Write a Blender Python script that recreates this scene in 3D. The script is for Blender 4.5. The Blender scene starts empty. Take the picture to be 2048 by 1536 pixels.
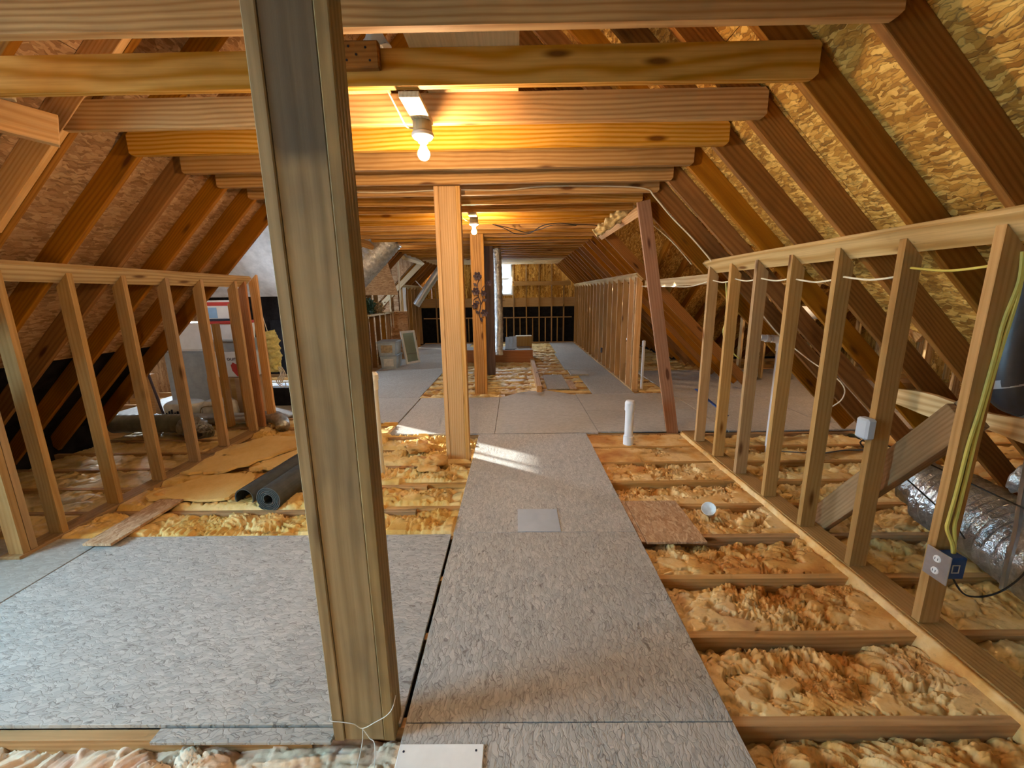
import bpy, math, random
import numpy as np
from mathutils import Matrix, Vector
random.seed(7)
C = bpy.context.scene.collection
S = bpy.context.scene
R = math.radians

# ------------------------------------------------------------------ camera, sky, sun, exposure
cam_d = bpy.data.cameras.new('camera')
cam = bpy.data.objects.new('camera', cam_d)
C.objects.link(cam)
F_PX = 835.105
cam_d.sensor_fit = 'HORIZONTAL'
cam_d.sensor_width = 36.0
cam_d.lens = F_PX / 2048 * 36.0
cam_d.clip_start = 0.05
cam_d.clip_end = 200
pit, yaw, rol = R(12.13203774), R(-0.58508639), R(-0.81146536)
cy, sy, cp, sp = math.cos(yaw), math.sin(yaw), math.cos(pit), math.sin(pit)
fw = Vector((sy * cp, cy * cp, -sp)); rt = Vector((cy, -sy, 0)); up = rt.cross(fw)
rt2 = rt * math.cos(rol) + up * math.sin(rol)
up2 = -rt * math.sin(rol) + up * math.cos(rol)
cam.matrix_world = Matrix(((rt2.x, up2.x, -fw.x, 0), (rt2.y, up2.y, -fw.y, 0), (rt2.z, up2.z, -fw.z, 1.53), (0, 0, 0, 1)))
S.camera = cam

W = bpy.data.worlds.new('sky'); S.world = W
W.use_nodes = True
bg = W.node_tree.nodes['Background']
bg.inputs[0].default_value = (0.74, 0.87, 1.0, 1)
bg.inputs[1].default_value = 1.6

sun_d = bpy.data.lights.new('sun', 'SUN')
sun = bpy.data.objects.new('sun', sun_d); C.objects.link(sun)
sun_d.energy = 30.0; sun_d.angle = R(0.5); sun_d.color = (1.0, 0.95, 0.86)
SUN_DIR = Vector((0.84, -0.54, -0.172)).normalized()
sun.rotation_euler = SUN_DIR.to_track_quat('-Z', 'Y').to_euler()

S.view_settings.view_transform = 'Standard'
S.view_settings.look = 'None'
S.view_settings.gamma = 1.0
S.view_settings.use_curve_mapping = False
S.view_settings.exposure = 0.33
S.cycles.use_denoising = True
S.cycles.max_bounces = 6
S.cycles.diffuse_bounces = 3
S.cycles.glossy_bounces = 2
S.cycles.use_adaptive_sampling = True
S.cycles.adaptive_threshold = 0.12
S.cycles.adaptive_min_samples = 8
S.cycles.sample_clamp_indirect = 6.0

BULB_COL = (1.0, 0.69, 0.40)
BULB_E = 1350.0

# ------------------------------------------------------------------ materials
MATS = {}
def nt(name):
    m = bpy.data.materials.new(name); m.use_nodes = True
    t = m.node_tree; t.nodes.clear()
    o = t.nodes.new('ShaderNodeOutputMaterial'); b = t.nodes.new('ShaderNodeBsdfPrincipled')
    t.links.new(b.outputs[0], o.inputs[0])
    MATS[name] = m
    return m, t, b
class G:
    """tiny node-graph helper"""
    def __init__(s, t): s.t = t
    def n(s, typ, **k):
        x = s.t.nodes.new(typ)
        for a, v in k.items(): setattr(x, a, v)
        return x
    def set(s, sock, v):
        if hasattr(v, 'is_output'): s.t.links.new(v, sock)
        else: sock.default_value = v
    def math(s, op, a, b=None, c=None):
        x = s.n('ShaderNodeMath', operation=op)
        s.set(x.inputs[0], a)
        if b is not None: s.set(x.inputs[1], b)
        if c is not None: s.set(x.inputs[2], c)
        return x.outputs[0]
    def vec(s, op, a, b=None):
        x = s.n('ShaderNodeVectorMath', operation=op)
        s.set(x.inputs[0], a)
        if b is not None: s.set(x.inputs[1], b)
        return x.outputs[0]
    def mix(s, f, a, b, blend='MIX'):
        x = s.n('ShaderNodeMix', data_type='RGBA', blend_type=blend)
        s.set(x.inputs[0], f); s.set(x.inputs[6], a); s.set(x.inputs[7], b)
        return x.outputs[2]
    def ramp(s, f, stops, interp='LINEAR'):
        x = s.n('ShaderNodeValToRGB'); x.color_ramp.interpolation = interp
        el = x.color_ramp.elements
        while len(el) < len(stops): el.new(0.5)
        for e, (p, c) in zip(el, stops):
            e.position = p; e.color = c if len(c) == 4 else (*c, 1)
        s.set(x.inputs[0], f)
        return x.outputs[0]
    def noise(s, v, scale, detail=3, rough=0.55, dist=0.0, col=False):
        x = s.n('ShaderNodeTexNoise')
        s.set(x.inputs['Vector'], v)
        x.inputs['Scale'].default_value = scale; x.inputs['Detail'].default_value = detail
        x.inputs['Roughness'].default_value = rough; x.inputs['Distortion'].default_value = dist
        return x.outputs[1 if col else 0]
    def voro(s, v, scale, feat='F1', out='Distance', rnd=1.0):
        x = s.n('ShaderNodeTexVoronoi', feature=feat)
        s.set(x.inputs['Vector'], v); x.inputs['Scale'].default_value = scale
        x.inputs['Randomness'].default_value = rnd
        return x.outputs[out]
    def mapv(s, v, loc=(0, 0, 0), rot=(0, 0, 0), sc=(1, 1, 1)):
        x = s.n('ShaderNodeMapping'); s.set(x.inputs[0], v)
        x.inputs[1].default_value = loc; x.inputs[2].default_value = rot; x.inputs[3].default_value = sc
        return x.outputs[0]
    def bump(s, h, strength, dist, b):
        x = s.n('ShaderNodeBump'); x.inputs['Strength'].default_value = strength
        x.inputs['Distance'].default_value = dist
        s.set(x.inputs['Height'], h); s.t.links.new(x.outputs[0], b.inputs['Normal'])

def objcoord(g):
    tc = g.n('ShaderNodeTexCoord'); oi = g.n('ShaderNodeObjectInfo')
    off = g.n('ShaderNodeCombineXYZ')
    g.set(off.inputs[0], g.math('MULTIPLY', oi.outputs['Random'], 37.0))
    g.set(off.inputs[1], g.math('MULTIPLY', g.math('FRACT', g.math('MULTIPLY', oi.outputs['Random'], 17.3)), 5.0))
    g.set(off.inputs[2], g.math('MULTIPLY', g.math('FRACT', g.math('MULTIPLY', oi.outputs['Random'], 91.7)), 5.0))
    return tc.outputs['Object'], g.vec('ADD', tc.outputs['Object'], off.outputs[0]), oi.outputs['Random'], tc

def wood(name, light, dark, ring=0.55, top_stain=None, stain=0.25, stain_col=(0.10, 0.075, 0.05), vary=0.35, rough=0.75, knots=1.0, ring_scale=16.0):
    m, t, b = nt(name); g = G(t)
    raw, p, rnd, tc = objcoord(g)
    # ring figure: pith axis along local X, a little off the board
    warp = g.noise(g.mapv(p, sc=(0.9, 3, 3)), 1.0, 2, 0.5, col=True)
    pc = g.vec('ADD', g.mapv(p, sc=(0.035, 1, 1)), g.vec('MULTIPLY', g.vec('SUBTRACT', warp, (0.5, 0.5, 0.5)), (0.0, 0.07, 0.07)))
    w = g.n('ShaderNodeTexWave', wave_type='RINGS', rings_direction='X', wave_profile='SIN')
    g.set(w.inputs['Vector'], pc); w.inputs['Scale'].default_value = ring_scale
    w.inputs['Distortion'].default_value = 1.2; w.inputs['Detail'].default_value = 2.0; w.inputs['Detail Scale'].default_value = 1.2
    rings = g.math('POWER', w.outputs['Fac'], 1.6)
    fib = g.noise(g.mapv(p, sc=(2.0, 90, 90)), 1.0, 4, 0.65)
    # knots
    kv = g.mapv(p, sc=(2.0, 7.5, 7.5))
    kd = g.voro(kv, 1.0)
    kc = g.voro(kv, 1.0, out='Color')
    sepk = g.n('ShaderNodeSeparateColor'); g.set(sepk.inputs[0], kc)
    ks = g.math('MULTIPLY', g.math('SUBTRACT', 1.0, g.math('SMOOTH_MIN', g.math('DIVIDE', kd, 0.17), 1.0, 0.2)), g.math('GREATER_THAN', sepk.outputs[0], 0.5))
    ks = g.math('MULTIPLY', g.math('MAXIMUM', ks, 0.0), knots)
    col = g.mix(g.math('MULTIPLY', rings, ring), (*light, 1), (*dark, 1))
    col = g.mix(g.math('MULTIPLY', g.math('SUBTRACT', fib, 0.35), 0.9), col, (*[c * 0.55 for c in dark], 1))
    col = g.mix(g.math('MINIMUM', g.math('MULTIPLY', ks, 1.6), 0.9), col, (dark[0] * 0.30, dark[1] * 0.20, dark[2] * 0.16, 1))
    st = g.noise(g.mapv(p, sc=(1.4, 3, 3)), 1.0, 4, 0.65)
    col = g.mix(g.math('MULTIPLY', g.ramp(st, [(0.50, (0, 0, 0)), (0.75, (1, 1, 1))]), stain), col, (*stain_col, 1))
    if top_stain:
        sx = g.n('ShaderNodeSeparateXYZ'); g.set(sx.inputs[0], raw)
        tf = g.ramp(g.math('ADD', sx.outputs[0], g.math('MULTIPLY', st, 0.12)), [(top_stain, (0, 0, 0)), (top_stain + 0.05, (1, 1, 1))])
        col = g.mix(g.math('MULTIPLY', tf, 0.72), col, (0.07, 0.06, 0.05, 1))
    hs = g.n('ShaderNodeHueSaturation')
    g.set(hs.inputs['Color'], col)
    g.set(hs.inputs['Value'], g.math('ADD', 1.0 - vary / 2, g.math('MULTIPLY', rnd, vary)))
    g.set(hs.inputs['Saturation'], g.math('ADD', 1.0, g.math('MULTIPLY', g.math('FRACT', g.math('MULTIPLY', rnd, 7.7)), 0.2)))
    g.set(b.inputs['Base Color'], hs.outputs[0])
    b.inputs['Roughness'].default_value = rough
    b.inputs['Specular IOR Level'].default_value = 0.25
    g.bump(g.math('ADD', g.math('MULTIPLY', fib, 0.6), g.math('MULTIPLY', rings, 0.5)), 0.35, 0.002, b)
    return m

def osb(name, cols, edge=(0.10, 0.06, 0.03), edge_amt=0.55, scale=1.0, bump=0.5, grime=0.0, grime_col=(0.2, 0.17, 0.14), rough=0.8):
    """strand board: three layers of long flakes, each flake its own tone"""
    m, t, b = nt(name); g = G(t)
    raw, p, rnd, tc = objcoord(g)
    out = None; h = None
    for i, (ang, sx, sy_) in enumerate(((0.10, 17, 50), (0.9, 20, 62), (-0.7, 23, 66))):
        if i == 0: wv = g.noise(p, 10.0, 3, 0.6, col=True)
        pv = g.vec('ADD', p, g.vec('MULTIPLY', g.vec('SUBTRACT', wv, (0.5, 0.5, 0.5)), (0.07, 0.07, 0.0)))
        v = g.mapv(pv, loc=(i * 3.1, i * 1.7, 0), rot=(0, 0, ang), sc=(sx * scale, sy_ * scale, 1.5))
        c = g.voro(v, 1.0, out='Color')
        d = g.voro(v, 1.0, feat='DISTANCE_TO_EDGE')
        sp_ = g.n('ShaderNodeSeparateColor'); g.set(sp_.inputs[0], c)
        if i == 0: gr = g.noise(g.mapv(v, sc=(0.5, 6, 1)), 1.0, 2, 0.6)
        tone = g.ramp(g.math('ADD', g.math('MULTIPLY', sp_.outputs[0], 0.75), g.math('MULTIPLY', gr, 0.25)), [(0.15, cols[0]), (0.5, cols[1]), (0.85, cols[2])])
        ed = g.ramp(d, [(0.0, (1, 1, 1)), (0.12, (0, 0, 0))])
        tone = g.mix(g.math('MULTIPLY', g.math('MULTIPLY', ed, g.math('POWER', sp_.outputs[2], 2.0)), edge_amt), tone, (*edge, 1))
        hh = g.math('MULTIPLY', g.math('MINIMUM', d, 0.12), 4.0)
        hh = g.math('ADD', hh, g.math('MULTIPLY', sp_.outputs[1], 0.5))
        if out is None: out, h = tone, hh
        else:
            k = g.math('GREATER_THAN', sp_.outputs[1], 0.55)
            out = g.mix(k, out, tone)
            mh = g.n('ShaderNodeMix', data_type='FLOAT')
            g.set(mh.inputs[0], k); g.set(mh.inputs[2], h); g.set(mh.inputs[3], hh); h = mh.outputs[0]
    if grime > 0:
        gn = g.noise(p, 1.6, 5, 0.65)
        out = g.mix(g.math('MULTIPLY', g.ramp(gn, [(0.42, (0, 0, 0)), (0.72, (1, 1, 1))]), grime), out, (*grime_col, 1))
    hs = g.n('ShaderNodeHueSaturation'); g.set(hs.inputs['Color'], out)
    g.set(hs.inputs['Value'], g.math('ADD', 0.92, g.math('MULTIPLY', rnd, 0.16)))
    g.set(b.inputs['Base Color'], hs.outputs[0])
    b.inputs['Roughness'].default_value = rough
    b.inputs['Specular IOR Level'].default_value = 0.25
    g.bump(h, bump, 0.003, b)
    return m

def foam_mat(name, cols, sc=1.0):
    m, t, b = nt(name); g = G(t)
    tc = g.n('ShaderNodeTexCoord'); p = tc.outputs['Object']
    n1 = g.noise(p, 1.7 * sc, 4, 0.6, 0.6)
    n2 = g.noise(p, 9.0 * sc, 3, 0.6)
    n3 = g.noise(p, 46.0, 3, 0.6)
    f = g.math('ADD', g.math('MULTIPLY', n1, 0.75), g.math('MULTIPLY', n2, 0.25))
    col = g.ramp(f, [(0.34, cols[0]), (0.46, cols[1]), (0.56, cols[2]), (0.68, cols[3])])
    col = g.mix(g.math('MULTIPLY', g.ramp(n3, [(0.55, (0, 0, 0)), (0.8, (1, 1, 1))]), 0.35), col, (*[c * 0.55 for c in cols[0]], 1))
    g.set(b.inputs['Base Color'], col)
    b.inputs['Roughness'].default_value = 0.6
    b.inputs['Specular IOR Level'].default_value = 0.35
    g.bump(g.math('ADD', g.math('MULTIPLY', n3, 0.6), g.math('MULTIPLY', g.noise(p, 120, 2), 0.4)), 0.35, 0.004, b)
    return m

def plain(name, col, rough=0.6, metal=0.0, spec=0.4, noise=0.12, nscale=8.0, bump=0.0, emit=None):
    m, t, b = nt(name); g = G(t)
    tc = g.n('ShaderNodeTexCoord')
    n = g.noise(tc.outputs['Object'], nscale, 4, 0.6)
    c = g.mix(g.math('MULTIPLY', g.ramp(n, [(0.35, (0, 0, 0)), (0.7, (1, 1, 1))]), 1.0), (*[x * (1 - noise) for x in col], 1), (*[min(1, x * (1 + noise)) for x in col], 1))
    g.set(b.inputs['Base Color'], c)
    b.inputs['Roughness'].default_value = rough; b.inputs['Metallic'].default_value = metal
    b.inputs['Specular IOR Level'].default_value = spec
    if bump: g.bump(n, bump, 0.01, b)
    if emit:
        b.inputs['Emission Color'].default_value = (*emit[0], 1); b.inputs['Emission Strength'].default_value = emit[1]
    return m

def foil(name, col=(0.75, 0.77, 0.78), rough=0.28, freq=60.0, axis=0):
    m, t, b = nt(name); g = G(t)
    tc = g.n('ShaderNodeTexCoord'); p = tc.outputs['Object']
    n = g.noise(p, 14, 4, 0.7); n2 = g.noise(p, 55, 3, 0.7)
    g.set(b.inputs['Base Color'], g.mix(g.ramp(n, [(0.4, (0, 0, 0)), (0.65, (1, 1, 1))]), (*[c * 0.6 for c in col], 1), (*col, 1)))
    b.inputs['Metallic'].default_value = 0.9; b.inputs['Roughness'].default_value = rough
    g.bump(g.math('ADD', n, g.math('MULTIPLY', n2, 0.6)), 0.9, 0.012, b)
    return m

PINE = wood('pine framing lumber', (0.66, 0.415, 0.215), (0.50, 0.255, 0.095))
PINE_RAW = wood('fresh pine', (0.72, 0.43, 0.19), (0.56, 0.27, 0.085), stain=0.08, vary=0.15)
TIE = wood('collar tie pine', (0.62, 0.365, 0.15), (0.38, 0.165, 0.04), ring=0.75, stain=0.4, stain_col=(0.19, 0.09, 0.03), vary=0.35, ring_scale=15.0)
STUD = wood('stud pine', (0.50, 0.315, 0.155), (0.36, 0.20, 0.085), stain=0.35, stain_col=(0.20, 0.115, 0.05), ring=0.4)
PLATE = wood('plate pine', (0.62, 0.45, 0.24), (0.42, 0.26, 0.11), ring=0.85, stain=0.15, ring_scale=9.0)
RAFT = wood('rafter pine', (0.34, 0.15, 0.042), (0.19, 0.07, 0.015), stain=0.45, stain_col=(0.08, 0.038, 0.015), vary=0.4)
JOIST = wood('joist pine', (0.54, 0.33, 0.16), (0.38, 0.20, 0.08), stain=0.25)
WEATHER = wood('weathered post pine', (0.42, 0.30, 0.16), (0.27, 0.185, 0.09), ring=0.75, stain=0.6, stain_col=(0.115, 0.09, 0.065), vary=0.12, ring_scale=15.0, knots=0.6)
WEATHER_S = wood('weathered post pine with dark top stain', (0.42, 0.30, 0.16), (0.27, 0.185, 0.09), ring=0.6, stain=0.7, stain_col=(0.115, 0.09, 0.065), vary=0.12, ring_scale=15.0, knots=0.5, top_stain=0.72)
WEATHER_D = wood('weathered brown pine', (0.36, 0.23, 0.125), (0.24, 0.14, 0.065), stain=0.4, vary=0.1)
DARKWOOD = wood('dark brown lumber', (0.21, 0.14, 0.11), (0.13, 0.08, 0.06), stain=0.3)
REDWOOD = wood('reddish brown lumber', (0.46, 0.24, 0.14), (0.33, 0.15, 0.075), stain=0.3, knots=1.5)
PLY = wood('plywood', (0.74, 0.53, 0.31), (0.57, 0.36, 0.17), ring=0.7, stain=0.05, ring_scale=2.2, knots=0.3)
PALE = wood('pale lumber', (0.82, 0.70, 0.50), (0.66, 0.50, 0.30), stain=0.05, vary=0.1)
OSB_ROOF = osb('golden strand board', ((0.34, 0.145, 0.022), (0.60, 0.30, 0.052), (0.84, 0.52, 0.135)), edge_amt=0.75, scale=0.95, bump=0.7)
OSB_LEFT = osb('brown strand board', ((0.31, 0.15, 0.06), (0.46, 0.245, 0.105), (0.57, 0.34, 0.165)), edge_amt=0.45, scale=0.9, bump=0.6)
OSB_FLOOR = osb('weathered floor strand board', ((0.385, 0.37, 0.35), (0.445, 0.425, 0.40), (0.51, 0.485, 0.455)), edge=(0.15, 0.125, 0.11), edge_amt=1.0, scale=1.25, bump=0.55, grime=0.3, grime_col=(0.36, 0.32, 0.28))
OSB_SCRAP = osb('fresh strand board scrap', ((0.40, 0.22, 0.11), (0.52, 0.32, 0.18), (0.62, 0.42, 0.26)), edge_amt=0.4, scale=1.2)
SHEET_SMOOTH = osb('smooth grey floor sheathing', ((0.36, 0.335, 0.30), (0.41, 0.385, 0.35), (0.46, 0.43, 0.395)), edge=(0.2, 0.17, 0.14), edge_amt=0.35, scale=1.3, bump=0.2, grime=0.3, grime_col=(0.31, 0.27, 0.22))
FOAM = foam_mat('spray foam', ((0.50, 0.19, 0.035), (0.68, 0.36, 0.10), (0.80, 0.55, 0.25), (0.55, 0.31, 0.155)))
FOAM_Y = foam_mat('yellow spray foam', ((0.50, 0.28, 0.07), (0.66, 0.43, 0.14), (0.74, 0.55, 0.25), (0.58, 0.36, 0.13)), 1.3)
FOAM_P = foam_mat('pinkish spray foam', ((0.62, 0.37, 0.27), (0.76, 0.56, 0.40), (0.84, 0.66, 0.47), (0.58, 0.36, 0.36)), 1.5)
FOAM_L = foam_mat('yellow orange spray foam', ((0.52, 0.25, 0.045), (0.70, 0.42, 0.11), (0.82, 0.58, 0.24), (0.60, 0.36, 0.14)))
FOAM_S = foam_mat('trimmed foam face', ((0.66, 0.38, 0.10), (0.76, 0.50, 0.17), (0.80, 0.56, 0.22), (0.74, 0.47, 0.20)), 0.8)
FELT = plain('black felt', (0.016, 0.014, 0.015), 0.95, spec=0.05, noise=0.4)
PVC = plain('white pvc', (0.80, 0.82, 0.86), 0.35, spec=0.5, noise=0.04)
PVC_Y = plain('aged cream pvc', (0.78, 0.72, 0.58), 0.4, noise=0.08)
WHITE = plain('white painted surface', (0.80, 0.82, 0.84), 0.45, noise=0.05)
STEEL = plain('galvanized steel', (0.52, 0.56, 0.62), 0.38, metal=0.8, noise=0.15)
GREYPLATE = plain('grey painted sheet metal', (0.40, 0.44, 0.50), 0.5, metal=0.2, noise=0.05)
RUBBER = plain('black rubber roll', (0.055, 0.058, 0.055), 0.65, noise=0.25, nscale=20)
BLACKDUCT = plain('black duct jacket', (0.045, 0.05, 0.062), 0.38, spec=0.5, noise=0.3, bump=0.3)
OLIVEDUCT = plain('grey flexible duct jacket', (0.17, 0.165, 0.13), 0.4, noise=0.3, bump=0.3)
FOIL = foil('foil duct wrap')
BLUE = plain('blue plastic', (0.015, 0.07, 0.30), 0.4, noise=0.1)
GREYBOX = plain('pale grey plastic', (0.50, 0.57, 0.66), 0.5, noise=0.04)
YCABLE = plain('yellow cable jacket', (0.66, 0.55, 0.12), 0.45, noise=0.1)
WCABLE = plain('cream cable jacket', (0.78, 0.66, 0.46), 0.5, noise=0.1)
BCABLE = plain('black cable jacket', (0.03, 0.027, 0.025), 0.5)
STRING = plain('white string', (0.80, 0.76, 0.70), 0.8)
CARD = plain('cardboard', (0.46, 0.30, 0.17), 0.85, noise=0.12)
RED = plain('red print', (0.55, 0.05, 0.04), 0.6)
INK = plain('dark ink', (0.02, 0.025, 0.05), 0.7)
SACK = plain('cream woven sack', (0.66, 0.63, 0.54), 0.8, noise=0.15, nscale=14, bump=0.3)
SACKBLUE = plain('pale blue sack', (0.48, 0.60, 0.76), 0.7, noise=0.1)
GREYT = plain('grey tote plastic', (0.33, 0.36, 0.38), 0.5)
TOTE = plain('translucent grey bin plastic', (0.42, 0.46, 0.46), 0.4, noise=0.2)
LIGHTBLUE = plain('light blue print', (0.30, 0.52, 0.80), 0.5)
INSUL = plain('white faced insulation', (0.66, 0.62, 0.60), 0.7, noise=0.18, nscale=5, bump=0.8)
BATT = plain('yellow fibreglass', (0.62, 0.56, 0.22), 0.95, noise=0.25, nscale=25, bump=0.8)
BATT_PALE = plain('matted pale foam crust', (0.66, 0.52, 0.26), 0.95, noise=0.25, nscale=30, bump=0.9)
LEAF = plain('dark green leaves', (0.035, 0.10, 0.065), 0.6, noise=0.4, nscale=20)
TWIG = plain('dry tan leaves', (0.40, 0.29, 0.15), 0.8, noise=0.4, nscale=20)
IRON = plain('dark wrought metal', (0.075, 0.055, 0.075), 0.5, metal=0.4)
PORC = plain('porcelain lampholder', (0.85, 0.82, 0.76), 0.35)
BOXBEIGE = plain('beige junction box', (0.40, 0.33, 0.20), 0.6)
BULB = plain('lit bulb glass', (1, 0.95, 0.85), 0.3, emit=(BULB_COL, BULB_E))
PLASTICBAG = plain('white plastic film', (0.82, 0.82, 0.76), 0.35, noise=0.05)
NAIL = plain('nail head', (0.03, 0.022, 0.02), 0.6, metal=0.5)
m_, t_, b_ = nt('window glass')
g_ = G(t_); tr_ = g_.n('ShaderNodeBsdfTransparent'); gl_ = g_.n('ShaderNodeBsdfGlossy'); mx_ = g_.n('ShaderNodeMixShader'); fr_ = g_.n('ShaderNodeFresnel')
tr_.inputs[0].default_value = (0.93, 0.97, 0.98, 1); gl_.inputs['Roughness'].default_value = 0.02; fr_.inputs[0].default_value = 1.4
t_.links.new(fr_.outputs[0], mx_.inputs[0]); t_.links.new(tr_.outputs[0], mx_.inputs[1]); t_.links.new(gl_.outputs[0], mx_.inputs[2])
t_.links.new(mx_.outputs[0], [n for n in t_.nodes if n.type == 'OUTPUT_MATERIAL'][0].inputs[0]); t_.nodes.remove(b_)
GLASS = m_
m_, t_, b_ = nt('mirrored sash glass')
b_.inputs['Metallic'].default_value = 0.7; b_.inputs['Roughness'].default_value = 0.08
b_.inputs['Base Color'].default_value = (0.45, 0.62, 0.66, 1)
SASHGLASS = m_

# ------------------------------------------------------------------ object helpers
def wm(o):
    if o.parent is None: return o.matrix_basis.copy()
    return wm(o.parent) @ o.matrix_parent_inverse @ o.matrix_basis
def put(o, parent=None, mat=None):
    C.objects.link(o)
    if parent is not None:
        o.parent = parent
        o.matrix_parent_inverse = wm(parent).inverted()
    if mat is not None: o.matrix_basis = mat
    return o
def empty(name, loc=(0, 0, 0)):
    o = bpy.data.objects.new(name, None); C.objects.link(o); o.matrix_basis = Matrix.Translation(loc)
    o.empty_display_size = 0.1
    return o
def tag(o, label=None, cat=None, group=None, kind=None):
    if label: o['label'] = label
    if cat: o['category'] = cat
    if group: o['group'] = group
    if kind: o['kind'] = kind
    return o
def thing(name, label, cat, loc, group=None): return tag(empty(name, loc), label, cat, group)
def struct(name): return tag(empty(name), kind='structure')
def mesh(name, V, F, mat, smooth=False):
    me = bpy.data.meshes.new(name); me.from_pydata([tuple(v) for v in V], [], F)
    for m in (mat if isinstance(mat, (list, tuple)) else [mat]): me.materials.append(m)
    if smooth:
        me.polygons.foreach_set('use_smooth', [True] * len(me.polygons))
    me.update()
    return me
def obj(name, VF, mat, parent=None, mtx=None, smooth=False):
    """a mesh object; without mtx the verts are world coordinates and the origin goes to its base centre"""
    V, F = VF
    if mtx is None:
        a = np.array(V, float)
        c = Vector(((a[:, 0].min() + a[:, 0].max()) / 2, (a[:, 1].min() + a[:, 1].max()) / 2, a[:, 2].min()))
        V = (a - np.array(c)).tolist(); mtx = Matrix.Translation(c)
    return put(bpy.data.objects.new(name, mesh(name, V, F, mat, smooth)), parent, mtx)

def rbox(l, w, h, b=0.0025):
    V = []; F = []
    b = min(b, l * 0.3, w * 0.3, h * 0.3)
    s = (l / 2, w / 2, h / 2); idx = {}
    for cx in (-1, 1):
        for cy_ in (-1, 1):
            for cz in (-1, 1):
                for ax in range(3):
                    q = [cx * s[0], cy_ * s[1], cz * s[2]]
                    for o_ in range(3):
                        if o_ != ax: q[o_] -= (cx, cy_, cz)[o_] * b
                    idx[(cx, cy_, cz, ax)] = len(V); V.append(q)
    for ax in range(3):
        u, v = [(1, 2), (2, 0), (0, 1)][ax]
        for sg in (-1, 1):
            f = []
            for (a, c) in ((-1, -1), (1, -1), (1, 1), (-1, 1)):
                k = [0, 0, 0]; k[ax] = sg; k[u] = a; k[v] = c
                f.append(idx[(*k, ax)])
            F.append(f if sg > 0 else f[::-1])
    for ax in range(3):
        u, v = [(1, 2), (2, 0), (0, 1)][ax]
        for a in (-1, 1):
            for c in (-1, 1):
                k0 = [0, 0, 0]; k1 = [0, 0, 0]
                k0[ax] = -1; k1[ax] = 1
                for k in (k0, k1): k[u] = a; k[v] = c
                f = [idx[(*k0, u)], idx[(*k1, u)], idx[(*k1, v)], idx[(*k0, v)]]
                F.append(f if a * c < 0 else f[::-1])
    for cx in (-1, 1):
        for cy_ in (-1, 1):
            for cz in (-1, 1):
                f = [idx[(cx, cy_, cz, 0)], idx[(cx, cy_, cz, 1)], idx[(cx, cy_, cz, 2)]]
                F.append(f if cx * cy_ * cz > 0 else f[::-1])
    return V, F

def frame(o, x, up):
    x = Vector(x).normalized(); up = Vector(up)
    z = (up - x * up.dot(x)).normalized(); y = z.cross(x)
    return Matrix(((x.x, y.x, z.x, o[0]), (x.y, y.y, z.y, o[1]), (x.z, y.z, z.z, o[2]), (0, 0, 0, 1)))
def timber(name, parent, A, B, w, h, up, mat, b=0.0025):
    A = Vector(A); B = Vector(B)
    return obj(name, rbox((B - A).length, w, h, b), mat, parent, frame((A + B) / 2, B - A, up))
def bx(name, parent, x0, x1, y0, y1, z0, z1, mat, b=0.002, long=None):
    """axis-aligned box; local X runs along its longest side (or `long`)"""
    d = (x1 - x0, y1 - y0, z1 - z0)
    ax = long if long is not None else max(range(3), key=lambda i: d[i])
    c = Vector(((x0 + x1) / 2, (y0 + y1) / 2, (z0 + z1) / 2))
    if ax == 0: return obj(name, rbox(d[0], d[1], d[2], b), mat, parent, Matrix.Translation(c))
    if ax == 1: return obj(name, rbox(d[1], d[0], d[2], b), mat, parent, frame(c, (0, 1, 0), (0, 0, 1)))
    return obj(name, rbox(d[2], d[1], d[0], b), mat, parent, frame(c, (0, 0, 1), (1, 0, 0)))
def prism(prof, t):
    n = len(prof); V = [(p[0], -t / 2, p[1]) for p in prof] + [(p[0], t / 2, p[1]) for p in prof]
    area = sum(prof[i][0] * prof[(i + 1) % n][1] - prof[(i + 1) % n][0] * prof[i][1] for i in range(n))
    F = [list(range(n)), list(range(2 * n - 1, n - 1, -1))] + [[i, i + n, (i + 1) % n + n, (i + 1) % n] for i in range(n)]
    if area < 0: F = [f[::-1] for f in F]
    return V, F
def tube(pts, r, n=8, cap=True, radii=None):
    P = [Vector(p) for p in pts]; V = []; F = []
    prev = None
    for i, p in enumerate(P):
        d = (P[min(i + 1, len(P) - 1)] - P[max(i - 1, 0)]).normalized()
        if prev is None:
            u = d.orthogonal().normalized()
        else:
            u = (prev - d * prev.dot(d)).normalized()
        prev = u; v = d.cross(u)
        rr = radii[i] if radii else r
        for k in range(n):
            a = 2 * math.pi * k / n
            V.append(p + (u * math.cos(a) + v * math.sin(a)) * rr)
    for i in range(len(P) - 1):
        for k in range(n):
            F.append([i * n + k, i * n + (k + 1) % n, (i + 1) * n + (k + 1) % n, (i + 1) * n + k])
    if cap:
        F.append(list(range(n))[::-1]); F.append([(len(P) - 1) * n + k for k in range(n)])
    return [tuple(v) for v in V], F
def curve(pts, n=6):
    """Catmull-Rom through pts"""
    P = [Vector(p) for p in pts]; out = []
    for i in range(len(P) - 1):
        a, b_, c, d = P[max(i - 1, 0)], P[i], P[i + 1], P[min(i + 2, len(P) - 1)]
        for k in range(n):
            t = k / n
            out.append(0.5 * ((2 * b_) + (c - a) * t + (2 * a - 5 * b_ + 4 * c - d) * t * t + (3 * b_ - a - 3 * c + d) * t ** 3))
    out.append(P[-1])
    return out
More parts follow.
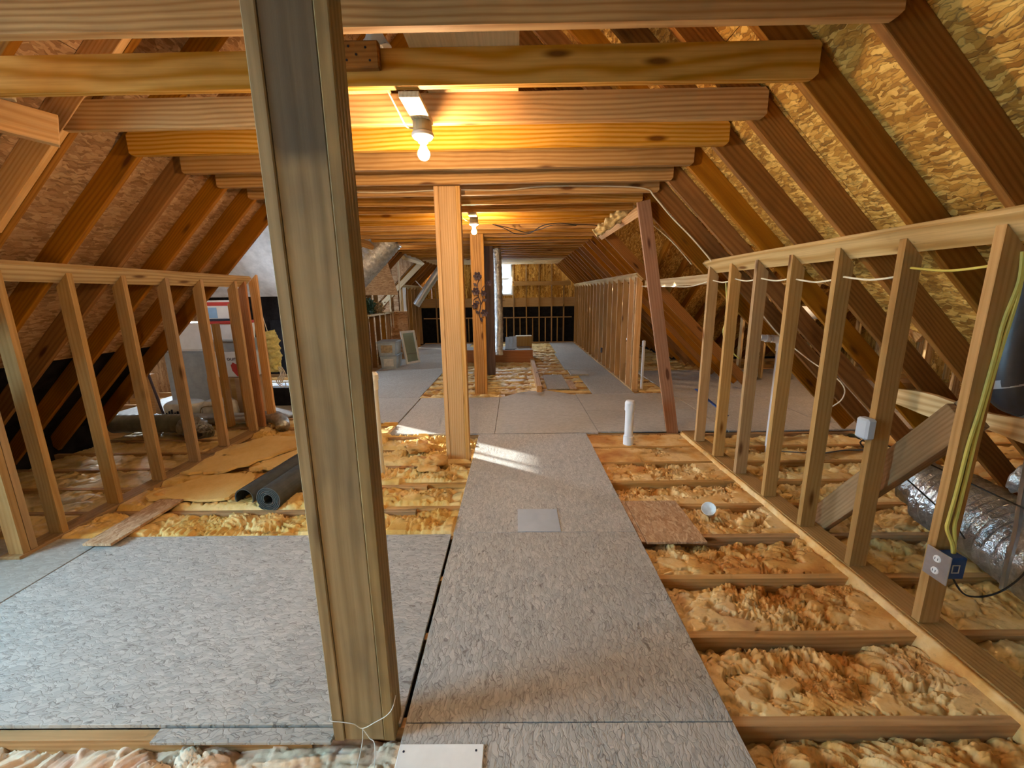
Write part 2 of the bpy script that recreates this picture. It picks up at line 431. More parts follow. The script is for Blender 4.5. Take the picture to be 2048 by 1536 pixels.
def lathe(prof, o, axis=(0, 0, 1), n=20):
    M = frame(o, axis, Vector(axis).orthogonal()); V = []; F = []
    for (r, z) in prof:
        for k in range(n):
            a = 2 * math.pi * k / n
            V.append(tuple(M @ Vector((z, r * math.cos(a), r * math.sin(a)))))
    for i in range(len(prof) - 1):
        for k in range(n):
            F.append([i * n + k, i * n + (k + 1) % n, (i + 1) * n + (k + 1) % n, (i + 1) * n + k])
    return V, F
def join(*VFs):
    V = []; F = []
    for v, f in VFs:
        o_ = len(V); V += list(v); F += [[i + o_ for i in q] for q in f]
    return V, F
def boxvf(x0, x1, y0, y1, z0, z1):
    V, F = rbox(x1 - x0, y1 - y0, z1 - z0, 0.002)
    c = ((x0 + x1) / 2, (y0 + y1) / 2, (z0 + z1) / 2)
    return [(v[0] + c[0], v[1] + c[1], v[2] + c[2]) for v in V], F

def vpoly(name, parent, poly, y0, y1, mat):
    """poly in (x,z), thickness along y"""
    cx = sum(p[0] for p in poly) / len(poly); cz = sum(p[1] for p in poly) / len(poly)
    return obj(name, prism([(p[0] - cx, p[1] - cz) for p in poly], y1 - y0), mat, parent, Matrix.Translation((cx, (y0 + y1) / 2, cz)))
def xpoly(name, parent, poly, x0, x1, mat):
    """poly in (y,z), thickness along x"""
    cy_ = sum(p[0] for p in poly) / len(poly); cz = sum(p[1] for p in poly) / len(poly)
    M = frame(((x0 + x1) / 2, cy_, cz), (0, 1, 0), (0, 0, 1))
    return obj(name, prism([(p[0] - cy_, p[1] - cz) for p in poly], abs(x1 - x0)), mat, parent, M)
def quadplate(name, parent, P, th, mat):
    P = [Vector(p) for p in P]; n = (P[1] - P[0]).cross(P[2] - P[0]).normalized(); c = sum(P, Vector()) / 4
    M = frame(c, P[1] - P[0], n); Mi = M.inverted()
    a = [Mi @ p for p in P]
    V = [tuple(v) for v in a] + [(v.x, v.y, v.z + th) for v in a]
    return obj(name, (V, [[3, 2, 1, 0], [4, 5, 6, 7]] + [[i, (i + 1) % 4, (i + 1) % 4 + 4, i + 4] for i in range(4)]), mat, parent, M)

# numpy noise -----------------------------------------------------
def hash2(ix, iy, s):
    h = (ix.astype(np.int64) * 374761393 + iy.astype(np.int64) * 668265263 + s * 974711) & 0xFFFFFFFF
    h = ((h ^ (h >> 13)) * 1274126177) & 0xFFFFFFFF
    h = h ^ (h >> 16)
    return (h & 0xFFFFFF) / float(0xFFFFFF)
def vnoise(x, y, s=0):
    ix = np.floor(x); iy = np.floor(y); fx = x - ix; fy = y - iy
    fx = fx * fx * (3 - 2 * fx); fy = fy * fy * (3 - 2 * fy)
    a = hash2(ix, iy, s); b = hash2(ix + 1, iy, s); c = hash2(ix, iy + 1, s); d = hash2(ix + 1, iy + 1, s)
    return (a * (1 - fx) + b * fx) * (1 - fy) + (c * (1 - fx) + d * fx) * fy - 0.5
def worley(x, y, s=0):
    ix = np.floor(x); iy = np.floor(y); best = np.full(x.shape, 9.0); rid = np.zeros(x.shape)
    for dx in (-1, 0, 1):
        for dy in (-1, 0, 1):
            cx = ix + dx; cy2 = iy + dy
            d = (cx + hash2(cx, cy2, s) - x) ** 2 + (cy2 + hash2(cx, cy2, s + 9) - y) ** 2
            k = d < best
            best = np.where(k, d, best); rid = np.where(k, hash2(cx, cy2, s + 21), rid)
    return np.sqrt(best), rid
def lumps(X, Y, big=0.11, small=0.045, s=0, aniso=1.0):
    wx = X + 0.05 * vnoise(X / 0.16, Y / 0.16, s + 1) + 0.02 * vnoise(X / 0.05, Y / 0.05, s + 2)
    wy = Y + 0.05 * vnoise(X / 0.16, Y / 0.16, s + 3) + 0.02 * vnoise(X / 0.05, Y / 0.05, s + 4)
    ang = 2.6 * vnoise(X / 0.5, Y / 0.5, s + 5)
    ca, sa = np.cos(ang), np.sin(ang)
    d1, r1 = worley(wx / big, wy / big / aniso, s)
    d2, r2 = worley((wx * ca + wy * sa) / small / 1.7, (-wx * sa + wy * ca) / small, s + 50)
    p1 = np.sqrt(np.clip(1 - (d1 / 0.95) ** 2, 0, 1)); p2 = np.sqrt(np.clip(1 - (d2 / 0.9) ** 2, 0, 1))
    return 0.040 * p1 * (0.5 + r1) + 0.020 * p2 * (0.4 + r2) + 0.03 * vnoise(X / 0.35, Y / 0.35, s + 7)

# ------------------------------------------------------------------ measured layout
XR, XL = 1.825, -2.985               # inner faces of the knee walls
RC, LC = 3.64, 4.75                  # underside of rafters: x+z=RC (right), z-x=LC (left)
PITCH = 0.4                          # spacing of rafters, ties, studs, joists
RD = 0.14                            # rafter depth
Y_END = 13.3
RIDGE_X = (RC - LC) / 2; RIDGE_Z = (RC + LC) / 2
TIE_Z0, TIE_Z1 = 2.40, 2.54
def rafter_y(k): return 1.63 + PITCH * k

# ------------------------------------------------------------------ roof (ceiling)
ceiling = struct('ceiling')
s2 = math.sqrt(0.5)
def rafter(side, y, zlo, zhi, mat=None, depth=RD, name='rafter'):
    mat = mat or RAFT
    off = depth / 2
    if side > 0:
        A = Vector((RC - zlo, y + 0.019, zlo)) + Vector((s2, 0, s2)) * off
        B = Vector((RC - zhi, y + 0.019, zhi)) + Vector((s2, 0, s2)) * off
        u = (s2, 0, s2)
    else:
        A = Vector((zlo - LC, y + 0.019, zlo)) + Vector((-s2, 0, s2)) * off
        B = Vector((zhi - LC, y + 0.019, zhi)) + Vector((-s2, 0, s2)) * off
        u = (-s2, 0, s2)
    return timber(name, ceiling, A, B, 0.038, depth, u, mat)
ZR_TOP = RIDGE_Z - 0.04
for k in range(-5, 30):
    y = rafter_y(k)
    # right: whole rafters to the eave up to the wing, headed off over the wing's mouth, whole again beyond
    if k <= 7: rafter(1, y, 0.02, ZR_TOP)
    elif k < 12: rafter(1, y, 2.42, ZR_TOP)
    else: rafter(1, y, 0.02, ZR_TOP)
    if k <= 1: rafter(-1, y, 2.25, ZR_TOP)
    elif k <= 7: rafter(-1, y, 0.02, ZR_TOP)
    elif k < 17: rafter(-1, y, 2.42, ZR_TOP)
    elif k < 20: rafter(-1, y, 0.9, ZR_TOP)
    elif k < 24: rafter(-1, y, 2.42, ZR_TOP)
    else: rafter(-1, y, 0.02, ZR_TOP)
bx('ridge_board', ceiling, RIDGE_X - 0.019, RIDGE_X + 0.019, -0.6, Y_END, RIDGE_Z - 0.05, RIDGE_Z + 0.14, RAFT)
# headers over the wing mouths and doubled trimmers
timber('header', ceiling, (RC - 2.36 + 0.02, 4.47, 2.36), (RC - 2.36 + 0.02, 6.42, 2.36), 0.07, 0.14, (s2, 0, s2), PINE)
timber('header', ceiling, (2.36 - LC - 0.02, 4.47, 2.36), (2.36 - LC - 0.02, 8.42, 2.36), 0.07, 0.14, (-s2, 0, s2), PINE)
timber('header', ceiling, (2.36 - LC - 0.02, 9.29, 2.36), (2.36 - LC - 0.02, 11.22, 2.36), 0.07, 0.14, (-s2, 0, s2), PALE)
rafter(-1, rafter_y(2) - 0.042, 1.9, ZR_TOP, PINE, name='trimmer')

# collar ties: nailed on the camera side of every rafter pair
def collar(k):
    y = rafter_y(k) - 0.038
    xl = -2.37 + random.uniform(-.02, .02); xr = 1.285 + random.uniform(-.025, .025)
    if k == -1: xr = 1.36
    c = 0.028
    L = xr - xl; h = TIE_Z1 - TIE_Z0
    d1 = random.uniform(0.0, 0.03); d2 = random.uniform(0.01, 0.05)
    prof = [(0.012, 0), (L - c * .6, 0), (L, c * .6), (L, h - d2), (L - d2, h), (d1 + .01, h), (0, h - d1 - .01), (0, .012)]
    prof = [(p[0] - L / 2, p[1] - h / 2) for p in prof]
    return obj('collar_tie', prism(prof, 0.038), TIE if k < 24 else PALE, ceiling, Matrix.Translation(((xl + xr) / 2, y + 0.019, (TIE_Z0 + TIE_Z1) / 2)))
for k in range(-1, 29): collar(k)

# sheathing, in 1.22 x 2.44 panels laid lengthwise on the rafters, clipped where the wings break through
def clip(poly, f):
    out = []
    for i in range(len(poly)):
        a, b = poly[i], poly[(i + 1) % len(poly)]
        fa, fb = f(a), f(b)
        if fa >= 0: out.append(a)
        if fa * fb < 0:
            t = fa / (fa - fb); out.append((a[0] + (b[0] - a[0]) * t, a[1] + (b[1] - a[1]) * t))
    return out
def slope_pt(side, y, z, off):
    if side > 0: return Vector((RC - z + s2 * off, y, z + s2 * off))
    return Vector((z - LC - s2 * off, y, z + s2 * off))
def panel(name, parent, side, poly, mat, off=RD, th=0.012):
    """poly in (y, z of rafter underside)"""
    if len(poly) < 3: return
    cy_ = sum(p[0] for p in poly) / len(poly); cz = sum(p[1] for p in poly) / len(poly)
    o = slope_pt(side, cy_, cz, off)
    u = Vector((s2 * side, 0, s2))
    d = Vector((-side * s2, 0, s2))            # up the slope
    M = frame(o, (0, 1, 0), u)                 # local X along Y, local Z out of the roof
    Mi = M.inverted()
    bot = [Mi @ slope_pt(side, p[0], p[1], off) for p in poly]; top = [Mi @ slope_pt(side, p[0], p[1], off + th) for p in poly]
    n = len(poly)
    V = [tuple(v) for v in bot + top]
    F = [list(range(n)), list(range(2 * n - 1, n - 1, -1))] + [[i, i + n, (i + 1) % n + n, (i + 1) % n] for i in range(n)]
    a = sum(bot[i].x * bot[(i + 1) % n].y - bot[(i + 1) % n].x * bot[i].y for i in range(n))
    if a > 0: F = [f[::-1] for f in F]
    return obj(name, (V, F), mat, parent, M)
ROW = 1.22 * s2
def sheath(side, y0, y1, rows, mat, cuts=(), start=-1.25):
    for j in rows:
        z0 = -0.79 + j * ROW if j else 0.02; z1 = min(-0.79 + (j + 1) * ROW - 0.0022, RIDGE_Z + 0.02)
        yy = start - (1.22 if j % 2 else 0)
        while yy < y1:
            a, b = max(yy, y0), min(yy + 2.437, y1)
            if b - a > 0.05:
                poly = [(a, z0), (b, z0), (b, z1), (a, z1)]
                for f in cuts:
                    poly = clip(poly, f)
                    if len(poly) < 3: break
                if len(poly) >= 3: panel('sheathing_panel', ceiling, side, poly, mat)
            yy += 2.44
VAL_Y0, VAL_Z0, VAL_M = 3.71, 1.87, 0.72            # right valley line: z >= VAL_Z0 + (y-VAL_Y0)*VAL_M keeps the main sheathing
sheath(1, -1.2, 5.4, range(0, 6), OSB_ROOF, cuts=(lambda p: p[1] - (VAL_Z0 + (p[0] - VAL_Y0) * VAL_M),))
sheath(1, 5.4, Y_END, range(0, 6), OSB_ROOF, cuts=(lambda p: p[1] - (VAL_Z0 + (10.8 - p[0] - VAL_Y0) * VAL_M),))
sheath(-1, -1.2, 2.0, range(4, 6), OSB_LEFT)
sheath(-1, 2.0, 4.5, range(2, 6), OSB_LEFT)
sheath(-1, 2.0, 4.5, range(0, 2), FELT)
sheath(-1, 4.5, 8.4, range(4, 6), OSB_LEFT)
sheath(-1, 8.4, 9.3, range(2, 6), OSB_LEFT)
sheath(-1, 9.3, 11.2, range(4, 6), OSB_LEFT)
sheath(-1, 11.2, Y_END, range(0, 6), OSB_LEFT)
# roofing felt outside the sheathing closes the joints
def felt(side, poly): return panel('roof_felt', ceiling, side, poly, FELT, RD + 0.016, 0.006)
zt = RIDGE_Z + 0.02
felt(1, clip([(-1.2, 0.0), (5.4, 0.0), (5.4, zt), (-1.2, zt)], lambda p: p[1] - (VAL_Z0 + (p[0] - VAL_Y0) * VAL_M)))
felt(1, clip([(5.4, 0.0), (Y_END, 0.0), (Y_END, zt), (5.4, zt)], lambda p: p[1] - (VAL_Z0 + (10.8 - p[0] - VAL_Y0) * VAL_M)))
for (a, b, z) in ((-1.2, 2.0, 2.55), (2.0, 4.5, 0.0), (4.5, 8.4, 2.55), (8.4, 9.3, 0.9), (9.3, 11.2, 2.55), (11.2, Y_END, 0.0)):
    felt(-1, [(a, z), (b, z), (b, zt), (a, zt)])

# ------------------------------------------------------------------ floor: joists, sheets, ceiling board below
floor = struct('floor')
bx('ceiling_board', floor, -7.2, 8.2, -1.3, Y_END + 0.1, -0.235, -0.22, plain('back of gypsum board', (0.42, 0.35, 0.28), 0.9), b=0.001)
def joist_y(k): return 1.215 + PITCH * 0.9935 * k
NJ = 31
for k in range(-6, NJ):
    y = joist_y(k)
    xl = -4.7 if y < 4.5 else -6.1
    bx('joist', floor, xl, -0.74, y - 0.040, y - 0.002, -0.22, 0.0, JOIST)
    bx('joist', floor, -0.97, 3.6 if y < 1.0 or y > 9.75 else 7.3, y, y + 0.038, -0.22, -0.001, JOIST)
TH = 0.018
def sheet(x0, x1, y0, y1, mat=OSB_FLOOR, z=0.0, name='floor_sheet'):
    return bx(name, floor, x0, x1, y0, y1, z + 0.0005, z + TH, mat, b=0.0015)
sheet(-2.655, -0.432, 1.215, 2.435)
sheet(-4.30, -2.665, 1.195, 2.42, SHEET_SMOOTH)
sheet(-0.415, 0.765, -1.20, 1.216)
sheet(-0.415, 0.765, 1.220, 2.446)
sheet(-0.42, 0.765, 2.450, 4.405)
sheet(-1.43, -0.248, 4.43, 6.10, SHEET_SMOOTH)
# the sheet with a torn, bulging far edge
pr = [(-0.243, 4.425), (0.905, 4.425), (0.905, 6.16)]
for i in range(1, 12):
    t = i / 12; x = 0.905 - 1.148 * t
    pr.append((x, 6.12 + 0.40 * math.sin(math.pi * min(1, t * 1.05)) ** 0.8 + random.uniform(-.02, .02)))
pr.append((-0.243, 6.08))
def flat(name, parent, poly, z0, z1, mat):
    cx = sum(p[0] for p in poly) / len(poly); cy_ = sum(p[1] for p in poly) / len(poly)
    n = len(poly); a = sum(poly[i][0] * poly[(i + 1) % n][1] - poly[(i + 1) % n][0] * poly[i][1] for i in range(n))
    if a < 0: poly = poly[::-1]
    V = [(p[0] - cx, p[1] - cy_, 0) for p in poly] + [(p[0] - cx, p[1] - cy_, z1 - z0) for p in poly]
    F = [list(range(n))[::-1], list(range(n, 2 * n))] + [[i, (i + 1) % n, (i + 1) % n + n, i + n] for i in range(n)]
    return obj(name, (V, F), mat, parent, Matrix.Translation((cx, cy_, z0)))
flat('floor_sheet', floor, pr, 0.0005, TH, SHEET_SMOOTH)
sheet(0.912, 2.345, 4.455, 5.325, SHEET_SMOOTH)
sheet(0.912, 2.345, 5.332, 6.25, SHEET_SMOOTH)
sheet(1.18, 1.815, 6.257, 8.38, SHEET_SMOOTH)
sheet(1.00, 1.815, 8.385, 10.82, SHEET_SMOOTH)
sheet(1.06, 1.815, 10.825, 13.22, SHEET_SMOOTH)
sheet(-2.62, -1.448, 4.86, 6.14, SHEET_SMOOTH)
sheet(-2.90, -1.47, 6.147, 8.62, SHEET_SMOOTH)
sheet(-2.90, -1.38, 8.627, 10.9, SHEET_SMOOTH)
sheet(-2.90, -1.38, 10.905, 13.2, SHEET_SMOOTH)
sheet(-4.2, -2.96, 4.93, 7.6, SHEET_SMOOTH)
sheet(-5.5, -4.205, 4.93, 7.6, SHEET_SMOOTH)
for (a, b) in ((2.352, 3.56), (3.567, 4.78), (4.787, 6.0)):
    sheet(a, b, 4.44, 5.94, SHEET_SMOOTH); sheet(a, b, 5.947, 8.15, SHEET_SMOOTH)

# ------------------------------------------------------------------ knee walls
def knee_stud(wall, side, y, inner, z0=0.038, mat=STUD, top=None, w=0.089):
    """stud on edge; its top is sawn to the slope of the plate above"""
    c = (RC if side > 0 else LC) - 0.038 / s2 - 0.002
    zi = c - abs(inner); zo = zi - w
    prof = [(0, 0), (zi - z0, 0), (zo - z0, w), (0, w)]
    L = (zi - z0) / 2
    prof = [(p[0] - L, p[1] - w / 2) for p in prof]
    M = frame((inner + side * w / 2, y, z0 + L), (0, 0, 1), (side, 0, 0))
    return obj('stud', prism(prof, 0.038), mat, wall, M)
def sloped_plate(wall, side, y0, y1, inner, mat=PLATE):
    u = Vector((side * s2, 0, s2)); d = Vector((side * s2, 0, -s2))
    c = (RC if side > 0 else LC)
    base = Vector((inner, 0, c - abs(inner)))        # on rafter underside above the stud's inner edge
    p = base - u * 0.019 + d * 0.062
    A = Vector((p.x, y0, p.z)); B = Vector((p.x, y1, p.z))
    return timber('top_plate', wall, A, B, 0.138, 0.036, u, mat)
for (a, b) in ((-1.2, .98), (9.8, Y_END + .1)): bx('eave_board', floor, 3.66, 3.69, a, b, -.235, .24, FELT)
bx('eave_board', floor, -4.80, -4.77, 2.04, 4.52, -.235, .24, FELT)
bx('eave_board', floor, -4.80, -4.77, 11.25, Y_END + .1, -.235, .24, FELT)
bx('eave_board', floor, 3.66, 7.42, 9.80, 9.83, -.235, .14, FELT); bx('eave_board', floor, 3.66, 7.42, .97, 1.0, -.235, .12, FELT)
wr = struct('wall_right')
for i, y in enumerate((1.667, 2.072, 2.477, 2.885, 3.290, 3.675, 4.078)): knee_stud(wr, 1, y, XR)
sloped_plate(wr, 1, -0.8, 4.16, XR)
bx('bottom_plate', wr, XR - 0.005, XR + 0.135, -0.8, 4.40, 0.0, 0.037, STUD)
_n = 120; _V = []; _F = []
for i in range(_n + 1):
    yy_ = 0.2 + 4.2 * i / _n; q = float(vnoise(np.array(yy_ * 9.0), np.array(0.3), 4)); q2 = float(vnoise(np.array(yy_ * 23.0), np.array(2.3), 6))
    _V += [(1.772 + .014 * q, yy_, -.06), (1.790 + .012 * q, yy_, -.006 + .008 * q2), (1.803 + .008 * q, yy_, .024 + .006 * q2), (1.819, yy_, .031 + .006 * q), (1.819, yy_, -.06)]
for i in range(_n):
    for k in range(4): _F.append([i * 5 + k, i * 5 + k + 1, (i + 1) * 5 + k + 1, (i + 1) * 5 + k])
obj('foam_bead', (_V, [f[::-1] for f in _F]), MATS['spray foam'], wr, smooth=True)
timber('brace', wr, (1.98, 1.80, .97), (1.98, 2.56, -0.005), 0.036, 0.15, (0, 0, 1), WEATHER_D)
timber('brace', wr, (2.02, 1.79, .99), (2.02, 2.58, -0.005), 0.036, 0.15, (0, 0, 1), WEATHER_D)
# second run of the right knee wall
for i in range(18): knee_stud(wr, 1, 6.46 + 0.392 * i, XR, mat=STUD if i > 1 else PINE)
knee_stud(wr, 1, 6.56, XR)
sloped_plate(wr, 1, 6.42, 13.25, XR)
bx('bottom_plate', wr, XR - 0.003, XR + 0.09, 6.42, 13.25, 0.0, 0.037, STUD)
wl = struct('wall_left')
for i, y in enumerate((2.245, 2.286, 2.47, 2.868, 3.265, 3.67, 4.075, 4.57)): knee_stud(wl, -1, y, XL, mat=STUD)
knee_stud(wl, -1, 4.73, XL, mat=REDWOOD); knee_stud(wl, -1, 4.832, XL + 0.075, mat=PINE)
bx('stud', wl, -3.20, -3.162, 4.70, 4.79, 0.038, 1.47, PINE)
bx('stud', wl, -3.42, -3.382, 4.70, 4.79, 0.038, 1.25, STUD)
sloped_plate(wl, -1, 2.2, 4.81, XL)
bx('bottom_plate', wl, XL - 0.12, XL + 0.005, 2.20, 4.82, 0.0, 0.037, STUD)
# beyond the store: low capped wall, cheek and the run to the gable
for i in range(5): bx('stud', wl, XL - 0.089, XL, 8.46 + 0.38 * i, 8.498 + 0.38 * i, 0.02, 1.13, RAFT)
bx('wall_cap', wl, XL - 0.16, XL + 0.10, 8.42, 10.06, 1.132, 1.168, PALE)
for i in range(3): bx('stud', wl, XL - 0.089, XL, 8.46 + 0.38 * i, 8.498 + 0.38 * i, 1.17, 1.70, PLATE)
sloped_plate(wl, -1, 8.42, 9.36, XL)
bx('cheek_panel', wl, XL - 0.02, -2.58, 10.07, 10.085, 0.02, 1.17, OSB_LEFT)
bx('cheek_panel', wl, -4.9, XL - 0.1, 8.36, 8.385, 0.02, 1.10, FELT)
bx('stud', wl, -2.75, -2.712, 10.1, 10.14, 0.02, 2.36, PALE)
bx('stud', wl, -2.66, -2.60, 10.1, 10.16, 0.02, 1.72, WHITE)
for i in range(6): knee_stud(wl, -1, 11.26 + 0.39 * i, XL + 0.05, z0=0.02)
sloped_plate(wl, -1, 11.22, 13.25, XL + 0.05)
# dormer cheek beyond, sheathed in bright board
flat_V = [(-5.0, 0.05), (-2.36, 0.05), (-2.36, 2.40), (-5.0, 2.40)]
bx('cheek_panel', wl, -5.2, XL - 0.10, 11.23, 11.245, 0.0, 2.6, OSB_SCRAP)
vpoly('cheek_panel', wl, [(-3.09, 1.84), (-2.20, 2.72), (-3.09, 2.72)], 11.23, 11.245, OSB_SCRAP)
vpoly('cheek_panel', wl, [(-3.24, 1.70), (-2.20, 2.72), (-3.24, 2.72)], 9.26, 9.275, OSB_SCRAP)
timber('cheek_rafter', wl, (-3.9, 11.20, 0.95), (-2.42, 11.20, 2.35), 0.04, 0.12, (-1, 0, 1), PALE)
bx('stud', wl, -3.3, -3.262, 11.14, 11.225, 0.02, 2.5, PALE)

# dormer shell beyond the low wall
quadplate('roof_panel', wl, [(-5.2, 9.26, 2.60), (-2.3, 9.26, 2.66), (-2.3, 11.26, 2.66), (-5.2, 11.26, 2.60)], 0.012, OSB_SCRAP)
for (a, b, c, d) in ((-5.2, -4.6, 0, 2.6), (-4.0, XL - .25, 0, 2.6), (-4.6, -4.0, 0, 1.2), (-4.6, -4.0, 1.9, 2.6)): bx('cheek_panel', wl, a, b, 9.26, 9.275, c, d, OSB_SCRAP)
bx('sheathing_panel', wl, -5.212, -5.2, 9.26, 11.26, -.2, 2.62, OSB_SCRAP)
w5 = struct('window_5')
for (a, b, c, d) in ((-4.6, -4.0, 1.2, 1.24), (-4.6, -4.0, 1.86, 1.9), (-4.6, -4.56, 1.24, 1.86), (-4.04, -4.0, 1.24, 1.86), (-4.56, -4.04, 1.53, 1.57)): bx('frame', w5, a, b, 9.25, 9.28, c, d, WHITE)
bx('glass', w5, -4.57, -4.03, 9.262, 9.265, 1.23, 1.87, GLASS, b=0.0005)

# ------------------------------------------------------------------ gable wall at the far end
wb = struct('wall_back')
def gable_top(x): return min(RC - x, LC + x) + 0.12
bxs = [(-4.72, -0.50), (-0.08, 3.60)]
WX0, WX1, WZ0, WZ1 = -0.50, -0.08, 1.50, 2.50
BANDZ0, BANDZ1 = 1.14, 1.40
def gp(x): return (x, gable_top(x))
YB = Y_END + 0.09
vpoly('sheathing_panel', wb, [(-4.0, BANDZ1), (-2.62, BANDZ1), (-2.62, gable_top(-2.62)), gp(-4.0)][:4], YB, YB + 0.012, OSB_ROOF)
vpoly('sheathing_panel', wb, [(-2.615, BANDZ1), (WX0, BANDZ1), gp(WX0), gp(RIDGE_X), gp(-2.615)], YB, YB + 0.012, OSB_ROOF)
vpoly('sheathing_panel', wb, [(WX0, BANDZ1), (WX1, BANDZ1), (WX1, WZ0), (WX0, WZ0)], YB, YB + 0.012, OSB_ROOF)
vpoly('sheathing_panel', wb, [(WX0, WZ1), (WX1, WZ1), gp(WX1), gp(WX0)], YB, YB + 0.012, OSB_ROOF)
vpoly('sheathing_panel', wb, [(WX1, BANDZ1), (1.14, BANDZ1), gp(1.14), gp(WX1)], YB, YB + 0.012, OSB_ROOF)
vpoly('sheathing_panel', wb, [(1.145, BANDZ1), (2.30, BANDZ1), gp(2.30), gp(1.145)], YB, YB + 0.012, OSB_ROOF)
bx('band_board', wb, -3.6, 2.7, YB - 0.021, YB - 0.0005, BANDZ0, BANDZ1 + 0.02, STUD)
vpoly('felt_panel', wb, [(-5.0, -0.2), (3.8, -0.2), (2.45, BANDZ0 + 0.05), (-3.6, BANDZ0 + 0.05)], YB, YB + 0.012, FELT)
for i, x in enumerate((-2.5, -2.1, -1.7, -1.3, -0.9)): bx('stud', wb, x, x + 0.038, Y_END, YB - 0.022, 0.04, min(gable_top(x) - 0.2, 2.4), STUD)
for i, x in enumerate((-0.07, 0.33, 0.73, 1.12, 1.50)):
    bx('stud', wb, x, x + 0.038, Y_END, YB - 0.022, 0.04, 1.78, STUD)
    if x < 1.3: bx('stud', wb, x, x + 0.038, Y_END, YB - 0.022, 1.92, 2.42, STUD)
bx('stud', wb, -0.54, -0.50, Y_END, YB - 0.022, 0.04, 2.5, STUD)
bx('header', wb, -0.03, 1.72, Y_END - 0.03, YB - 0.024, 1.785, 1.915, STUD)
bx('header', wb, -0.50, -0.07, Y_END, YB - 0.022, 2.505, 2.60, STUD)
bx('bottom_plate', wb, -2.9, 1.82, Y_END - 0.01, YB - 0.022, 0.0, 0.038, STUD)
bx('rail', wb, -0.52, 1.78, YB - 0.06, YB - 0.022, 0.79, 0.825, STUD)
bx('rail', wb, -2.9, -1.0, YB - 0.06, YB - 0.022, 0.79, 0.825, STUD)
for x in (-2.3, -1.9, -1.5, -0.3, 0.13, 0.53, 0.93, 1.31): bx('blocking', wb, x, x + 0.03, YB - 0.05, YB - 0.022, 0.04, 0.788, STUD)
w1 = struct('window_1')
win = []
for (a, b, c, d) in ((WX0, WX1, WZ0, WZ0 + 0.05), (WX0, WX1, WZ1 - 0.05, WZ1), (WX0, WX0 + 0.045, WZ0 + .05, WZ1 - .05), (WX1 - 0.045, WX1, WZ0 + .05, WZ1 - .05)):
    bx('frame', w1, a, b, YB - 0.03, YB + 0.04, c, d, WHITE)
bx('meeting_rail', w1, WX0 + .045, WX1 - .045, YB - 0.02, YB + 0.02, 1.98, 2.015, WHITE)
bx('glass', w1, WX0 + .04, WX1 - .04, YB + 0.004, YB + 0.007, WZ0 + .04, 1.985, GLASS, b=0.0005)
bx('glass', w1, WX0 + .04, WX1 - .04, YB + 0.004, YB + 0.007, 2.01, WZ1 - .04, GLASS, b=0.0005)

# near gable behind the camera, with a wide window
wf = struct('wall_front')
YF = -1.2
NX0, NX1, NZ0, NZ1 = -1.7, -0.7, 0.85, 1.6
for poly in ([(-4.9, -0.2), (NX0, -0.2), (NX0, gable_top(NX0)), (-4.9, 0.0)], [(NX1, -0.2), (3.8, -0.2), (3.8, 0.0), gp(NX1)],
             [(NX0, -0.2), (NX1, -0.2), (NX1, NZ0), (NX0, NZ0)], [(NX0, NZ1), (NX1, NZ1), gp(NX1), gp(RIDGE_X), gp(NX0)]):
    vpoly('sheathing_panel', wf, poly, YF - 0.012, YF, OSB_ROOF)
w3 = struct('window_3')
for (a, b, c, d) in ((NX0, NX1, NZ0, NZ0 + 0.05), (NX0, NX1, NZ1 - 0.05, NZ1), (NX0, NX0 + 0.05, NZ0, NZ1), (NX1 - 0.05, NX1, NZ0, NZ1), (-1.22, -1.18, NZ0, NZ1)):
    bx('frame', w3, a, b, YF - 0.04, YF + 0.01, c, d, WHITE)
bx('glass', w3, NX0, NX1, YF - 0.02, YF - 0.017, NZ0, NZ1, GLASS, b=0.0005)

# ------------------------------------------------------------------ left store wing and near-left dormer
LWX = -6.2
wwl = struct('wall_storewing')
lr_y0, lr_y1, lr_mid, lr_eave, lr_ridge = 4.52, 8.40, 6.46, 1.55, 3.45
SWZ0, SWZ1, SWY0, SWY1 = 0.93, 1.36, 7.18, 7.92
# gable of the wing with a window
for poly in ([(lr_y0, -.2), (SWY0, -.2), (SWY0, lr_eave), (lr_y0, lr_eave)], [(SWY1, -.2), (lr_y1, -.2), (lr_y1, lr_eave), (SWY1, lr_eave)],
             [(SWY0, -.2), (SWY1, -.2), (SWY1, SWZ0), (SWY0, SWZ0)], [(SWY0, SWZ1), (SWY1, SWZ1), (SWY1, lr_eave), (SWY0, lr_eave)], [(lr_y0, lr_eave), (lr_y1, lr_eave), (lr_mid, lr_ridge + .02)]):
    xpoly('sheathing_panel', wwl, poly, LWX - 0.012, LWX, OSB_LEFT)
w2 = struct('window_2')
for (a, b, c, d) in ((SWY0, SWY1, SWZ0, SWZ0 + .05), (SWY0, SWY1, SWZ1 - .05, SWZ1), (SWY0, SWY0 + .05, SWZ0, SWZ1), (SWY1 - .05, SWY1, SWZ0, SWZ1), (7.275, 7.36, SWZ0, SWZ1), (7.575, 7.59, SWZ0, SWZ1)):
    bx('frame', w2, LWX - 0.03, LWX + 0.03, a, b, c, d, WHITE)
bx('glass', w2, LWX - 0.003, LWX, SWY0, SWY1, SWZ0, SWZ1, GLASS, b=0.0005)
